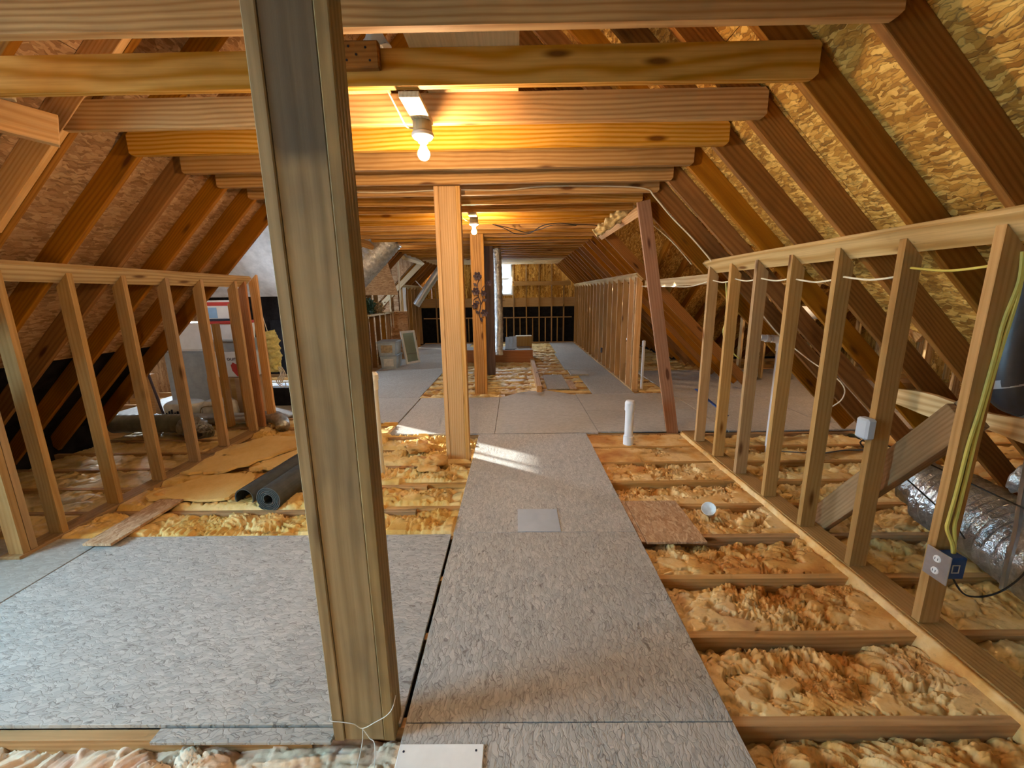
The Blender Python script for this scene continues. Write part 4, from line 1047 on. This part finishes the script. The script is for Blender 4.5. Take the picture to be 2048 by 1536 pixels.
# ------------------------------------------------------------------ right knee wall fittings
t = thing('outlet_box', 'blue electrical box with white double outlet on the nearest right stud', 'outlet', (1.83, 1.61, .30))
ob = bx('box', t, 1.806, 1.895, 1.578, 1.646, .315, .415, BLUE, b=.004)
cp_ = bx('cover_plate', t, 1.799, 1.8055, 1.556, 1.660, .300, .432, STEEL, b=.002)
for z in (.338, .394): obj('outlet_face', lathe([(0, .004), (.014, .004), (.016, 0.0)], (1.7988, 1.608, z), axis=(-1, 0, 0), n=16), WHITE, cp_)
for z in (.338, .394):
    for dy in (-.006, .006): bx('slot', cp_, 1.7938, 1.7949, 1.608 + dy - .0012, 1.608 + dy + .0012, z - .005, z + .006, INK, b=.0003)
for (a, b, c, d) in ((1.835, 1.868, .345, .350), (1.835, 1.868, .380, .385), (1.835, 1.840, .350, .380), (1.863, 1.868, .350, .380)): bx('emblem', ob, a, b, 1.5765, 1.5778, c, d, GREYBOX, b=.0003)
o = bx('switch_box', None, 1.772, 1.823, 2.030, 2.108, .775, .885, GREYBOX, b=.010); tag(o, 'pale blue-grey plastic junction box on the second right stud', 'junction box')
cable('yellow cable running down the nearest right stud to the blue outlet box, left strand', [(1.895, 1.640, 1.66), (1.905, 1.638, 1.55), (1.885, 1.640, 1.40), (1.88, 1.640, 1.25), (1.87, 1.640, 1.05), (1.855, 1.638, .90), (1.850, 1.638, .70), (1.84, 1.635, .57), (1.838, 1.632, .52), (1.86, 1.62, .46), (1.868, 1.615, .416)], .0075, YCABLE)
cable('yellow cable running down the nearest right stud to the blue outlet box, right strand', [(1.905, 1.638, 1.655), (1.910, 1.636, 1.50), (1.897, 1.638, 1.30), (1.887, 1.640, 1.12), (1.880, 1.640, .95), (1.876, 1.638, .75), (1.872, 1.636, .60), (1.866, 1.632, .54), (1.868, 1.622, .48), (1.876, 1.618, .416)], .0075, YCABLE)
for i in range(6):
    y0 = (1.667, 2.072, 2.477, 2.885, 3.290, 3.675)[i] + .021; y1 = (2.072, 2.477, 2.885, 3.290, 3.675, 4.078)[i] - .021
    z = (1.625, 1.60, 1.60, 1.62, 1.63, 1.63)[i]
    lab = ('yellow cable under the top plate between first and second right studs', 'cream cable between second and third right studs', 'cream cable between third and fourth right studs', 'cream cable between fourth and fifth right studs', 'cream cable between fifth and sixth right studs', 'cream cable between sixth and last right studs')[i]
    cable(lab, [(1.865, y0, z - .01), (1.87, (y0 + y1) / 2, z - .022), (1.865, y1, z)], .0055, YCABLE if i == 0 else WCABLE)
cable('cream cable crossing the wing mouth behind the leaning board', [(1.87, 4.10, 1.63), (1.90, 4.7, 1.585), (1.92, 5.4, 1.60), (1.90, 6.44, 1.62)], .006, WCABLE)
cable('cream cable looping down beside the last right stud', [(1.93, 3.95, 1.62), (1.945, 3.93, 1.45), (1.95, 3.92, 1.28), (1.95, 3.95, 1.15), (1.96, 3.85, 1.02), (2.02, 3.75, .93)], .006, YCABLE)
cable('cream cable looping between rafters outside the middle studs', [(2.15, 3.72, 1.34), (2.33, 3.70, 1.14), (2.5, 3.55, .95), (2.62, 3.32, .80), (2.60, 3.25, .68), (2.50, 3.3, .55), (2.46, 3.35, .40)], .005, WCABLE)
cable('black wire from the pale junction box down over the brace to the foil duct', [(1.80, 2.06, .776), (1.84, 2.13, .72), (1.95, 2.128, .64), (2.06, 2.12, .56), (2.13, 2.05, .48), (2.2, 1.95, .38), (2.24, 1.9, .3)], .004, BCABLE)
cable('black wire from the pale junction box along to the straps of the foil duct', [(1.80, 2.07, .776), (1.87, 2.14, .745), (2.06, 2.13, .68), (2.16, 1.9, .62), (2.26, 1.6, .56), (2.4, 1.3, .50)], .004, BCABLE)
cable('black wire sagging behind the junction box toward the far studs', [(1.93, 2.16, .70), (2.06, 2.3, .62), (2.15, 2.6, .50), (2.22, 2.9, .36), (2.25, 3.2, .25), (2.4, 3.6, .10)], .005, BCABLE)
cable('black wire lying over foam below the blue outlet box', [(1.87, 1.60, .312), (1.95, 1.60, .22), (2.10, 1.62, .21), (2.25, 1.66, .27), (2.33, 1.70, .36)], .004, BCABLE)
o = timber('blue_strap', None, (1.935, 4.40, .505), (1.935, 3.70, .41), .008, .028, (1, 0, 0), BLUE); tag(o, 'thin dark blue strip laid behind the far right studs', 'strip')
# rough board, black duct, foil ducts outside the wall
prof = []
Lb = 0.95
for i in range(15): prof.append((-Lb / 2 + Lb * i / 14, -.055 + .012 * math.sin(i * .9)))
for i in range(15): prof.append((Lb / 2 - Lb * i / 14, .055 + .015 * math.sin(i * .7 + 1) - (.05 if i == 14 else 0)))
o = obj('rough_board', prism(prof, .035), PLATE, None, frame((2.50, 2.28, .84), (.10, -1, -.02), (0, 0, 1))); tag(o, 'rough live-edge board nailed across rafters outside the right knee wall', 'board')
t = thing('black_duct', 'black elbow duct with a metal band beside the nearest right stud', 'duct', (2.16, 1.80, .97))
obj('jacket', tube(curve([(2.14, 1.82, 1.56), (2.14, 1.81, 1.35), (2.14, 1.80, 1.16), (2.165, 1.79, 1.08), (2.22, 1.77, 1.05), (2.32, 1.73, 1.045), (2.46, 1.68, 1.045)]), .078, 20), BLACKDUCT, t, smooth=True)
obj('band', tube(curve([(2.141, 1.805, 1.15), (2.15, 1.797, 1.115)], 3), .081, 20, cap=False), STEEL, t, smooth=True)
obj('band', tube(curve([(2.20, 1.776, 1.056), (2.225, 1.768, 1.05)], 3), .081, 20, cap=False), STEEL, t, smooth=True)
t = thing('foil_duct', 'big crinkled foil duct lying outside the right knee wall', 'duct', (2.75, 2.1, .05))
def foiltube(pts, r, seed, n=40, amp=.05, cor=.6):
    P = curve(pts, 14); V, F = tube(P, r, n)
    V = np.array(V); c = V.reshape(len(P), n, 3) if len(V) == len(P) * n else V.reshape(len(P), n, 3)
    m = c.mean(1, keepdims=True); i_, k_ = np.meshgrid(np.arange(len(P)), np.arange(n), indexing='ij')
    f = 1 + amp * vnoise(i_ / 2.3, k_ / 3.0, seed) + amp * cor * np.sin(i_ * 2.1)
    return (m + (c - m) * f[..., None]).reshape(-1, 3).tolist(), F
obj('wrap', foiltube([(2.62, 2.40, .27), (2.62, 2.2, .25), (2.60, 2.0, .23), (2.56, 1.7, .20), (2.50, 1.0, .18)], .20, 5, cor=1.0), FOIL, t, smooth=True)
obj('collar', foiltube([(2.60, 2.54, .30), (2.61, 2.46, .29), (2.62, 2.38, .27)], .15, 8, amp=.08), FOIL, t, smooth=True)
o = one('foil_blanket', 'strip of shiny foil insulation tucked above the foil duct', 'foil', foiltube([(2.55, 2.0, .58), (2.62, 1.7, .55), (2.68, 1.2, .52)], .07, 12, amp=.25), FOIL, smooth=True)
t = thing('hanger_strap', 'pale metal hanger strap reaching down from the black duct to the foil duct', 'strap', (2.2, 1.74, .25))
obj('strap', tube(curve([(2.235, 1.74, .97), (2.245, 1.74, .80), (2.26, 1.74, .60), (2.285, 1.745, .42), (2.29, 1.75, .25), (2.31, 1.76, .12)]), .012, 4), STEEL, t)
one('white_duct', 'short white round pipe high up in the right wing', 'pipe', lathe([(0, 0), (.09, 0), (.09, .5), (0, .5)], (3.98, 6.05, 1.22), axis=(1, .1, -.02), n=24), PVC, smooth=False)

# ------------------------------------------------------------------ left store
def carton(name, label, x0, x1, y0, y1, z0, z1, mat, cat='box', lid=None, lidh=.03, extra=None):
    t = thing(name, label, cat, ((x0 + x1) / 2, (y0 + y1) / 2, z0))
    if lid is None:
        bx('body', t, x0, x1, y0, y1, z0, z1, mat, b=.006)
        bx('flap', t, x0 + .003, (x0 + x1) / 2 - .002, y0 + .002, y1 - .002, z1 + .0005, z1 + .006, mat); bx('flap', t, (x0 + x1) / 2 + .002, x1 - .003, y0 + .002, y1 - .002, z1 + .0005, z1 + .006, mat)
    else:
        pr_ = [(x0 + .02, z0), (x1 - .02, z0), (x1, z1 - lidh), (x0, z1 - lidh)]
        vpoly('body', t, pr_, y0 + .01, y1 - .01, mat)
        bx('lid', t, x0 - .015, x1 + .015, y0 - .01, y1 + .01, z1 - lidh + .0005, z1, lid, b=.008)
    return t
ZF = TH + .0006
cb = carton('cardboard_box', 'big brown cardboard box at the bottom of the stack in the left store', -3.97, -3.33, 5.22, 5.52, ZF, .53, CARD)
obj('tape', boxvf(-3.67, -3.61, 5.217, 5.2195, ZF, .53), PLATE, cb)
b2 = carton('white_carton', 'white carton with red mark and dark lettering above the cardboard box', -3.86, -3.37, 5.23, 5.52, .541, .86, WHITE)
fc = bpy.data.curves.new('lettering', 'FONT'); fc.body = 'ource'; fc.size = .078; fc.extrude = .0008; fc.materials.append(INK)
_tmp = bpy.data.objects.new('lettering_source', fc); C.objects.link(_tmp); bpy.context.view_layer.update()
_me = bpy.data.meshes.new_from_object(_tmp.evaluated_get(bpy.context.evaluated_depsgraph_get())); bpy.data.objects.remove(_tmp)
fo = bpy.data.objects.new('lettering', _me); put(fo, b2, Matrix.Translation((-3.675, 5.2285, .755)) @ Matrix.Rotation(R(90), 4, 'X'))
hv = [(0, -.10), (.06, -.02), (.07, .05), (.04, .085), (0, .06), (-.04, .085), (-.07, .05), (-.06, -.02)]
vpoly('red_mark', b2, [(-3.565 + a, .645 + b) for a, b in hv], 5.2265, 5.2295, RED)
carton('grey_tote', 'grey storage tote between the lettered carton and the white tote', -3.84, -3.40, 5.23, 5.51, .868, 1.02, GREYT, 'tote', GREYT, .03)
carton('white_tote', 'white storage tote with a dark red base rim in the left store stack', -3.89, -3.42, 5.23, 5.51, 1.022, 1.25, WHITE, 'tote', RED, .035)
tb = carton('printed_carton', 'white and blue printed carton with red band at the very top of the stack', -3.86, -3.46, 5.24, 5.50, 1.252, 1.50, WHITE)
obj('blue_panel', boxvf(-3.84, -3.71, 5.236, 5.2395, 1.29, 1.42), LIGHTBLUE, tb); obj('red_band', boxvf(-3.84, -3.48, 5.236, 5.2395, 1.44, 1.485), RED, tb)
obj('black_strap', boxvf(-3.87, -3.45, 5.234, 5.2395, 1.256, 1.282), INK, tb)
t = thing('storage_cabinet', 'grey cabinet with a white upper half behind the sacks', 'cabinet', (-4.7, 6.05, ZF))
bx('body', t, -5.0, -4.33, 5.85, 6.25, ZF, .80, GREYT, b=.005); bx('upper_body', t, -5.0, -4.33, 5.85, 6.25, .802, 1.20, WHITE, b=.005); bx('door', t, -4.98, -4.35, 5.835, 5.849, .04, .78, GREYT); bx('upper_door', t, -4.98, -4.35, 5.835, 5.849, .83, 1.18, WHITE)
def sack(label, c, sx, sy_, sz, mat, seed, band=None):
    th_, ph_ = np.meshgrid(np.linspace(0, 2 * np.pi, 40, endpoint=False), np.linspace(0.0, np.pi, 22))
    def se(v, e): return np.sign(v) * np.abs(v) ** e
    ux = se(np.sin(ph_), .5) * se(np.cos(th_), .6); uy = se(np.sin(ph_), .5) * se(np.sin(th_), .6); uz = se(np.cos(ph_), .55)
    f = 1 + .12 * vnoise(ux * 3 + seed, uy * 3 + uz * 4, seed)
    V = np.stack([c[0] + ux * sx * f, c[1] + uy * sy_ * f, c[2] + sz + uz * sz], -1).reshape(-1, 3)
    F = [[(a + 1) * 40 + b, (a + 1) * 40 + (b + 1) % 40, a * 40 + (b + 1) % 40, a * 40 + b] for a in range(21) for b in range(40)]
    t = thing('sack', label, 'sack', (c[0], c[1], c[2]), None)
    obj('bag', (V.tolist(), F), mat, t, smooth=True)
    if band:
        V2 = np.stack([c[0] + ux * sx * f * 1.012, c[1] + uy * sy_ * f * 1.012, c[2] + sz + uz * sz * 1.012], -1).reshape(-1, 3)
        F2 = [q for i, q in enumerate(F) if band[0] <= i // 40 < band[1]]
        ids = sorted({i for q in F2 for i in q}); mp = {a: b for b, a in enumerate(ids)}
        obj('top_print', (V2[ids].tolist(), [[mp[i] for i in q] for q in F2]), band[2], t, smooth=True)
    return t
sk = sack('full cream sack with dark lettering stripes lying left in the store', (-4.17, 5.06, ZF), .24, .125, .135, SACK, 3, (0, 6, SACKBLUE))
for i in range(6): obj('stripe', boxvf(-4.32 + .035 * i, -4.305 + .035 * i, 4.917, 4.932, .07, .16 + .02 * (i % 3)), INK, sk)
sk = sack('cream sack with a wavy seam beside the cardboard box', (-3.73, 5.06, ZF), .19, .125, .14, SACK, 9, (0, 4, SACKBLUE))
obj('seam', tube(curve([(-3.89, 4.94, .05), (-3.89, 4.925, .17), (-3.84, 4.925, .23), (-3.68, 4.925, .24), (-3.58, 4.94, .22)]), .006, 5), TWIG, sk)
one('iron_rod', 'dark iron rod standing among the sacks', 'rod', tube([(-4.43, 5.03, ZF), (-4.55, 4.98, .96)], .014, 8), IRON)
one('white_pole', 'slim white pole leaning behind the corner studs of the left wall', 'pole', tube([(-3.27, 5.10, ZF), (-3.46, 5.12, .98)], .018, 8), WHITE)
one('wood_post_stub', 'short squared lumber stub standing left of the sacks', 'stub', boxvf(-4.62, -4.53, 5.03, 5.12, ZF, .62), PINE)
t = thing('black_bench', 'low black bench with a white wire frame on top by the corner studs', 'bench', (-3.2, 5.9, ZF))
bx('body', t, -3.52, -3.02, 5.75, 6.05, ZF, .27, FELT, b=.006)
for z in (.30, .36): obj('wire', tube([(-3.5, 5.76, z), (-3.04, 5.76, z)], .008, 6), WHITE, t)
for x in (-3.48, -3.27, -3.06): obj('wire_leg', tube([(x, 5.77, .272), (x, 5.77, .37)], .007, 6), WHITE, t)
bx('slab', t, -3.50, -3.04, 5.78, 6.02, .2705, .285, SACKBLUE)
V2, F2 = foiltube([(-3.16, 5.32, 1.11), (-3.13, 5.32, .97), (-3.12, 5.32, .79), (-3.15, 5.32, .60)], .085, 33, n=28, amp=.6, cor=0)
t = thing('fibreglass_batt', 'hanging tuft of yellow fibreglass with white cords by the corner studs', 'insulation', (-3.14, 5.32, .5))
obj('tuft', (V2, F2), BATT, t, smooth=True)
obj('tie_wire', tube([(-3.16, 5.32, 1.10), (-3.18, 5.24, 1.48)], .004, 5), WCABLE, t)
for i in range(4): obj('cord', tube(curve([(-3.08 + .02 * i, 5.28, .66), (-3.03 + .02 * i, 5.26, .57), (-3.09 + .025 * i, 5.25, .47), (-3.02, 5.26, .39 + .03 * i)]), .006, 5), STRING, t)
one('white_hoop', 'white plastic hoop hung on the corner studs of the left wall', 'hoop', tube([(-3.40 + .05 * math.cos(a), 5.32, 1.12 + .16 * math.sin(a)) for a in [i * 2 * math.pi / 24 for i in range(25)]], .012, 6, cap=False), WHITE)
# ducts on the left eave floor
t = thing('flexible_duct', 'grey flexible duct with a torn foil end on the left eave foam', 'duct', (-4.1, 4.5, .0))
obj('jacket', foiltube([(-4.68, 4.62, .12), (-4.3, 4.60, .13), (-3.95, 4.58, .13), (-3.75, 4.56, .12)], .105, 44, amp=.06), OLIVEDUCT, t, smooth=True)
obj('torn_end', foiltube([(-3.76, 4.56, .12), (-3.62, 4.48, .09), (-3.52, 4.40, .05)], .11, 47, amp=.35), FOIL, t, smooth=True)
t = thing('metal_duct_pipe', 'shiny round metal duct pipe passing under the left corner studs', 'duct', (-3.3, 4.85, .05))
obj('pipe', tube([(-4.1, 4.86, .105), (-3.08, 4.87, .105)], .060, 24), STEEL, t, smooth=True)
obj('flexible_elbow', foiltube([(-3.09, 4.87, .105), (-2.95, 4.86, .105), (-2.82, 4.78, .09), (-2.74, 4.66, .055)], .075, 50, amp=.05), FOIL, t, smooth=True)

# ------------------------------------------------------------------ farther down the attic
def bin_(label, x0, x1, y0, y1, z0, z1):
    t = thing('storage_bin', label, 'bin', ((x0 + x1) / 2, (y0 + y1) / 2, z0))
    vpoly('body', t, [(x0 + .025, z0), (x1 - .025, z0), (x1, z1 - .04), (x0, z1 - .04)], y0, y1, TOTE)
    bx('lid', t, x0 - .015, x1 + .015, y0 - .012, y1 + .012, z1 - .0395, z1, GREYT, b=.008)
    obj('contents', boxvf(x0 + .07, x1 - .07, y0 - .002, y0 + .003, z0 + .05, z1 - .08), TWIG if z0 > .1 else SACK, t)
    return t
bin_('lower storage bin standing on the floor by the leaning sash', -2.87, -2.52, 8.72, 9.16, ZF, .31)
bin_('upper storage bin stacked on the other bin by the leaning sash', -2.90, -2.52, 8.70, 9.15, .311, .60)
t = thing('window_sash', 'white old window sash leaning beside the storage bins', 'window sash', (-2.33, 9.3, ZF))
Ms = frame((-2.37, 9.33, .40), (.62, .78, 0.0), (-.16, .13, .97))
def sbox(n, x0, x1, z0, z1, m, d=.018):
    V, F = rbox(x1 - x0, d * 2, z1 - z0, .002)
    return obj(n, (V, F), m, t, Ms @ Matrix.Translation(((x0 + x1) / 2, 0, (z0 + z1) / 2)))
sbox('rail', -.19, .19, -.37, -.32, WHITE); sbox('rail', -.19, .19, .32, .37, WHITE); sbox('stile', -.19, -.145, -.319, .319, WHITE); sbox('stile', .145, .19, -.319, .319, WHITE)
sbox('glass', -.145, .145, -.319, .319, SASHGLASS, .004); sbox('muntin', -.145, .145, -.15, -.142, IRON, .006)
# wreath of leaves on the wall cap
t = thing('leaf_wreath', 'dark green wreath and dried leaves lying on the low wall cap', 'wreath', (-2.98, 8.9, 1.168))
def leaves(n, c, s_, mat, seed, name):
    rnd = random.Random(seed); V = []; F = []
    for i in range(n):
        g3 = [max(-1.6, min(1.6, rnd.gauss(0, 1))) for _ in range(3)]
        p = Vector((c[0] + g3[0] * s_[0], c[1] + g3[1] * s_[1], max(1.18, c[2] + g3[2] * s_[2])))
        d = Vector((rnd.uniform(-1, 1), rnd.uniform(-1, 1), rnd.uniform(-.4, 1))).normalized(); w = d.orthogonal().normalized() * .022; L = d * rnd.uniform(.035, .07); k = d.cross(w).normalized() * .012
        a = len(V); V += [tuple(p), tuple(p + L * .5 + w + k), tuple(p + L), tuple(p + L * .5 - w + k), tuple(p + L * .5 - k * .4)]
        F += [[a, a + 1, a + 4], [a + 1, a + 2, a + 4], [a + 2, a + 3, a + 4], [a + 3, a, a + 4]]
    return tag(obj(name, (V, F), mat, t), kind='stuff')
leaves(300, (-2.98, 8.66, 1.32), (.05, .08, .085), LEAF, 3, 'green_leaves')
leaves(420, (-2.96, 9.06, 1.27), (.06, .14, .07), TWIG, 4, 'dried_leaves')
t = thing('hanging_chain', 'pair of thin bead strands hanging from the low wall cap', 'chain', (-2.86, 9.85, .78))
for (y, zb) in ((9.72, .83), (9.90, .80)): obj('strand', tube([(-2.872, y, 1.131), (-2.870, y, zb)], .007, 5), WCABLE, t)
# foil ducts along the left roof
t = thing('roof_duct', 'wide foil-wrapped duct slanting down the left roof behind the post', 'duct', (-2.4, 7.5, 1.7))
obj('wrap', foiltube([(-2.12, 7.52, 2.52), (-2.34, 7.52, 2.30), (-2.6, 7.52, 2.04), (-2.88, 7.52, 1.77), (-3.1, 7.52, 1.56)], .23, 60, amp=.03), FOIL, t, smooth=True)
t = thing('roof_duct', 'slim pale blue-grey duct slanting down past the far left studs', 'duct', (-2.15, 10.5, 1.25))
obj('wrap', foiltube([(-1.70, 10.50, 2.33), (-1.95, 10.50, 1.98), (-2.2, 10.5, 1.65), (-2.45, 10.5, 1.30)], .09, 63, amp=.02), STEEL, t, smooth=True)
obj('hanger', tube([(-2.22, 10.46, 1.66), (-2.42, 10.46, 1.88)], .012, 6), WHITE, t)
t = thing('flue', 'crinkled silver flue pipe standing behind the dark post', 'flue', (-0.34, 8.35, .03))
obj('wrap', foiltube([(-.345, 8.36, .34), (-.335, 8.36, .8), (-.33, 8.36, 1.4), (-.335, 8.36, 2.0), (-.345, 8.36, 2.395)], .085, 66, amp=.09), FOIL, t, smooth=True)
# wooden platform curb with things on it
t = thing('platform_curb', 'low reddish lumber platform around the flue base', 'platform', (-.15, 9.6, .0))
bx('board', t, -1.20, -.665, 9.40, 9.438, .0, .30, REDWOOD); bx('board', t, -.66, .385, 9.40, 9.438, .0, .29, REDWOOD); bx('board', t, .345, .383, 9.442, 10.20, .0, .28, REDWOOD)
bx('deck', t, -1.20, .343, 9.442, 10.2, .262, .281, SHEET_SMOOTH)
o = bx('wood_block', None, .0, .40, 10.25, 10.55, .0, .52, PLATE); tag(o, 'boxed-in wooden block standing behind the platform', 'block')
bx_ = bx('plank_on_edge', None, .325, .405, 6.40, 9.395, -.0005, .115, PINE); tag(bx_, 'long thick plank running over foam toward the platform', 'plank')
t = thing('panel_stack', 'stack of panels leaning on the platform, tinted with blue light', 'panels', (-.17, 9.8, .282))
for i in range(3): timber('panel', t, (-.20 + .09 * i, 9.52, .300 + .004 * i), (-.20 + .09 * i, 10.05, .52 + .01 * i), .085, .02, (0, 0, 1), SACKBLUE)  # blue light falling on the pile is put into its colour
one('black_cable_coil', 'dark cable coil lying before the blue-tinted panels', 'cable', tube(curve([(-.34, 9.47, .30), (-.28, 9.46, .288), (-.2, 9.47, .29), (-.12, 9.47, .288), (-.06, 9.46, .29), (-.02, 9.48, .30)]), .010, 6), BCABLE)
o = bx('sheathing_scrap', None, .50, .86, 6.56, 7.75, .021, .035, SHEET_SMOOTH, long=1); tag(o, 'large grey sheathing scrap on the foam beside the thick plank', 'board')
o = bx('sheathing_scrap', None, .87, .98, 6.55, 7.2, .021, .034, OSB_SCRAP, long=1); tag(o, 'narrow brown sheathing scrap right of the large grey scrap', 'board')
o = bx('sheathing_scrap', None, 1.03, 1.36, 7.72, 8.20, TH + .001, TH + .028, SHEET_SMOOTH, long=1); tag(o, 'grey scrap panel lying on the edge of the right walkway', 'board')
t = thing('spare_frame', 'thin white frame standing before the dark far wall', 'frame', (-2.0, 12.9, .02))
for (a, b, c, d) in ((-2.22, -2.195, .02, .98), (-1.75, -1.725, .02, .98), (-2.194, -1.751, .955, .98), (-2.194, -1.751, .50, .525)): bx('bar', t, a, b, 12.90, 12.92, c, d, WHITE)
# metal flower ornament on the third post
t = thing('metal_flower', 'dark metal flower stem ornament hanging on the yellowish post', 'ornament', (-.56, 6.39, 1.15))
yf = 6.388
obj('stem', tube(curve([(-.515, yf, 1.13), (-.545, yf, 1.24), (-.52, yf, 1.40), (-.56, yf, 1.55), (-.555, yf, 1.70), (-.50, yf, 1.79)]), .006, 6), IRON, t)
obj('stem', tube(curve([(-.53, yf, 1.35), (-.48, yf, 1.48), (-.50, yf, 1.60), (-.43, yf, 1.68), (-.38, yf, 1.70)]), .005, 6), IRON, t)
obj('stem', tube(curve([(-.55, yf, 1.50), (-.62, yf, 1.46), (-.63, yf, 1.40)]), .005, 6), IRON, t)
def flower(c, r):
    V = []; F = []
    for k in range(6):
        a = k * math.pi / 3; d = Vector((math.cos(a), 0, math.sin(a))); w = Vector((-math.sin(a), 0, math.cos(a)))
        b0 = len(V); cc = Vector(c)
        for (u, s_, o_) in ((.15, 0, 0), (.6, .38, -.012), (1.0, .2, -.02), (1.0, -.2, -.02), (.6, -.38, -.012)):
            V.append(tuple(cc + d * r * u + w * r * s_ + Vector((0, o_, 0))))
        for (u, s_, o_) in ((.15, 0, .004), (.6, .38, -.008), (1.0, .2, -.016), (1.0, -.2, -.016), (.6, -.38, -.008)):
            V.append(tuple(cc + d * r * u + w * r * s_ + Vector((0, o_, 0))))
        F += [[b0 + i for i in range(5)], [b0 + 9 - i for i in range(5)]] + [[b0 + i, b0 + i + 5, b0 + (i + 1) % 5 + 5, b0 + (i + 1) % 5] for i in range(5)]
    v2, f2 = lathe([(0, .016), (r * .25, .012), (r * .3, 0)], c, axis=(0, -1, 0), n=10)
    return join((V, F), (v2, f2))
for (x, z, r) in ((-.555, 1.80, .062), (-.585, 1.58, .058), (-.60, 1.37, .045), (-.465, 1.26, .058), (-.47, 1.55, .045), (-.385, 1.70, .045)): obj('flower', flower((x, yf - .004, z), r), IRON, t)
def leaf(p, d, L):
    p = Vector(p); d = Vector(d).normalized(); w = Vector((-d.z, 0, d.x)) * L * .28
    V = [p, p + d * L * .5 + w, p + d * L, p + d * L * .5 - w]; V = V + [v + Vector((0, .004, 0)) for v in V]
    return [tuple(v) for v in V], [[0, 1, 2, 3], [7, 6, 5, 4]] + [[i, i + 4, (i + 1) % 4 + 4, (i + 1) % 4] for i in range(4)]
for (x, z, dx, dz) in ((-.545, 1.24, -.7, .8), (-.52, 1.2, .2, -1), (-.56, 1.65, -1, .8), (-.50, 1.44, 1, .2), (-.53, 1.40, -1, .5)): obj('leaf', leaf((x, yf - .003, z), (dx, 0, dz), .085), IRON, t)
obj('wall_outlet', boxvf(1.795, 1.822, 8.75, 8.82, .30, .40), INK, wr)
# lumber stamp on the nearest collar tie
for i, (x, z, w_, h_) in enumerate(((-1.78, 2.515, .016, .012), (-1.76, 2.515, .010, .014), (-1.775, 2.47, .020, .014), (-1.765, 2.445, .022, .012), (-1.755, 2.418, .024, .010))):
    obj('stamp', boxvf(x - w_, x + w_, 1.5905, 1.5915, z - h_, z + h_), INK, ceiling)
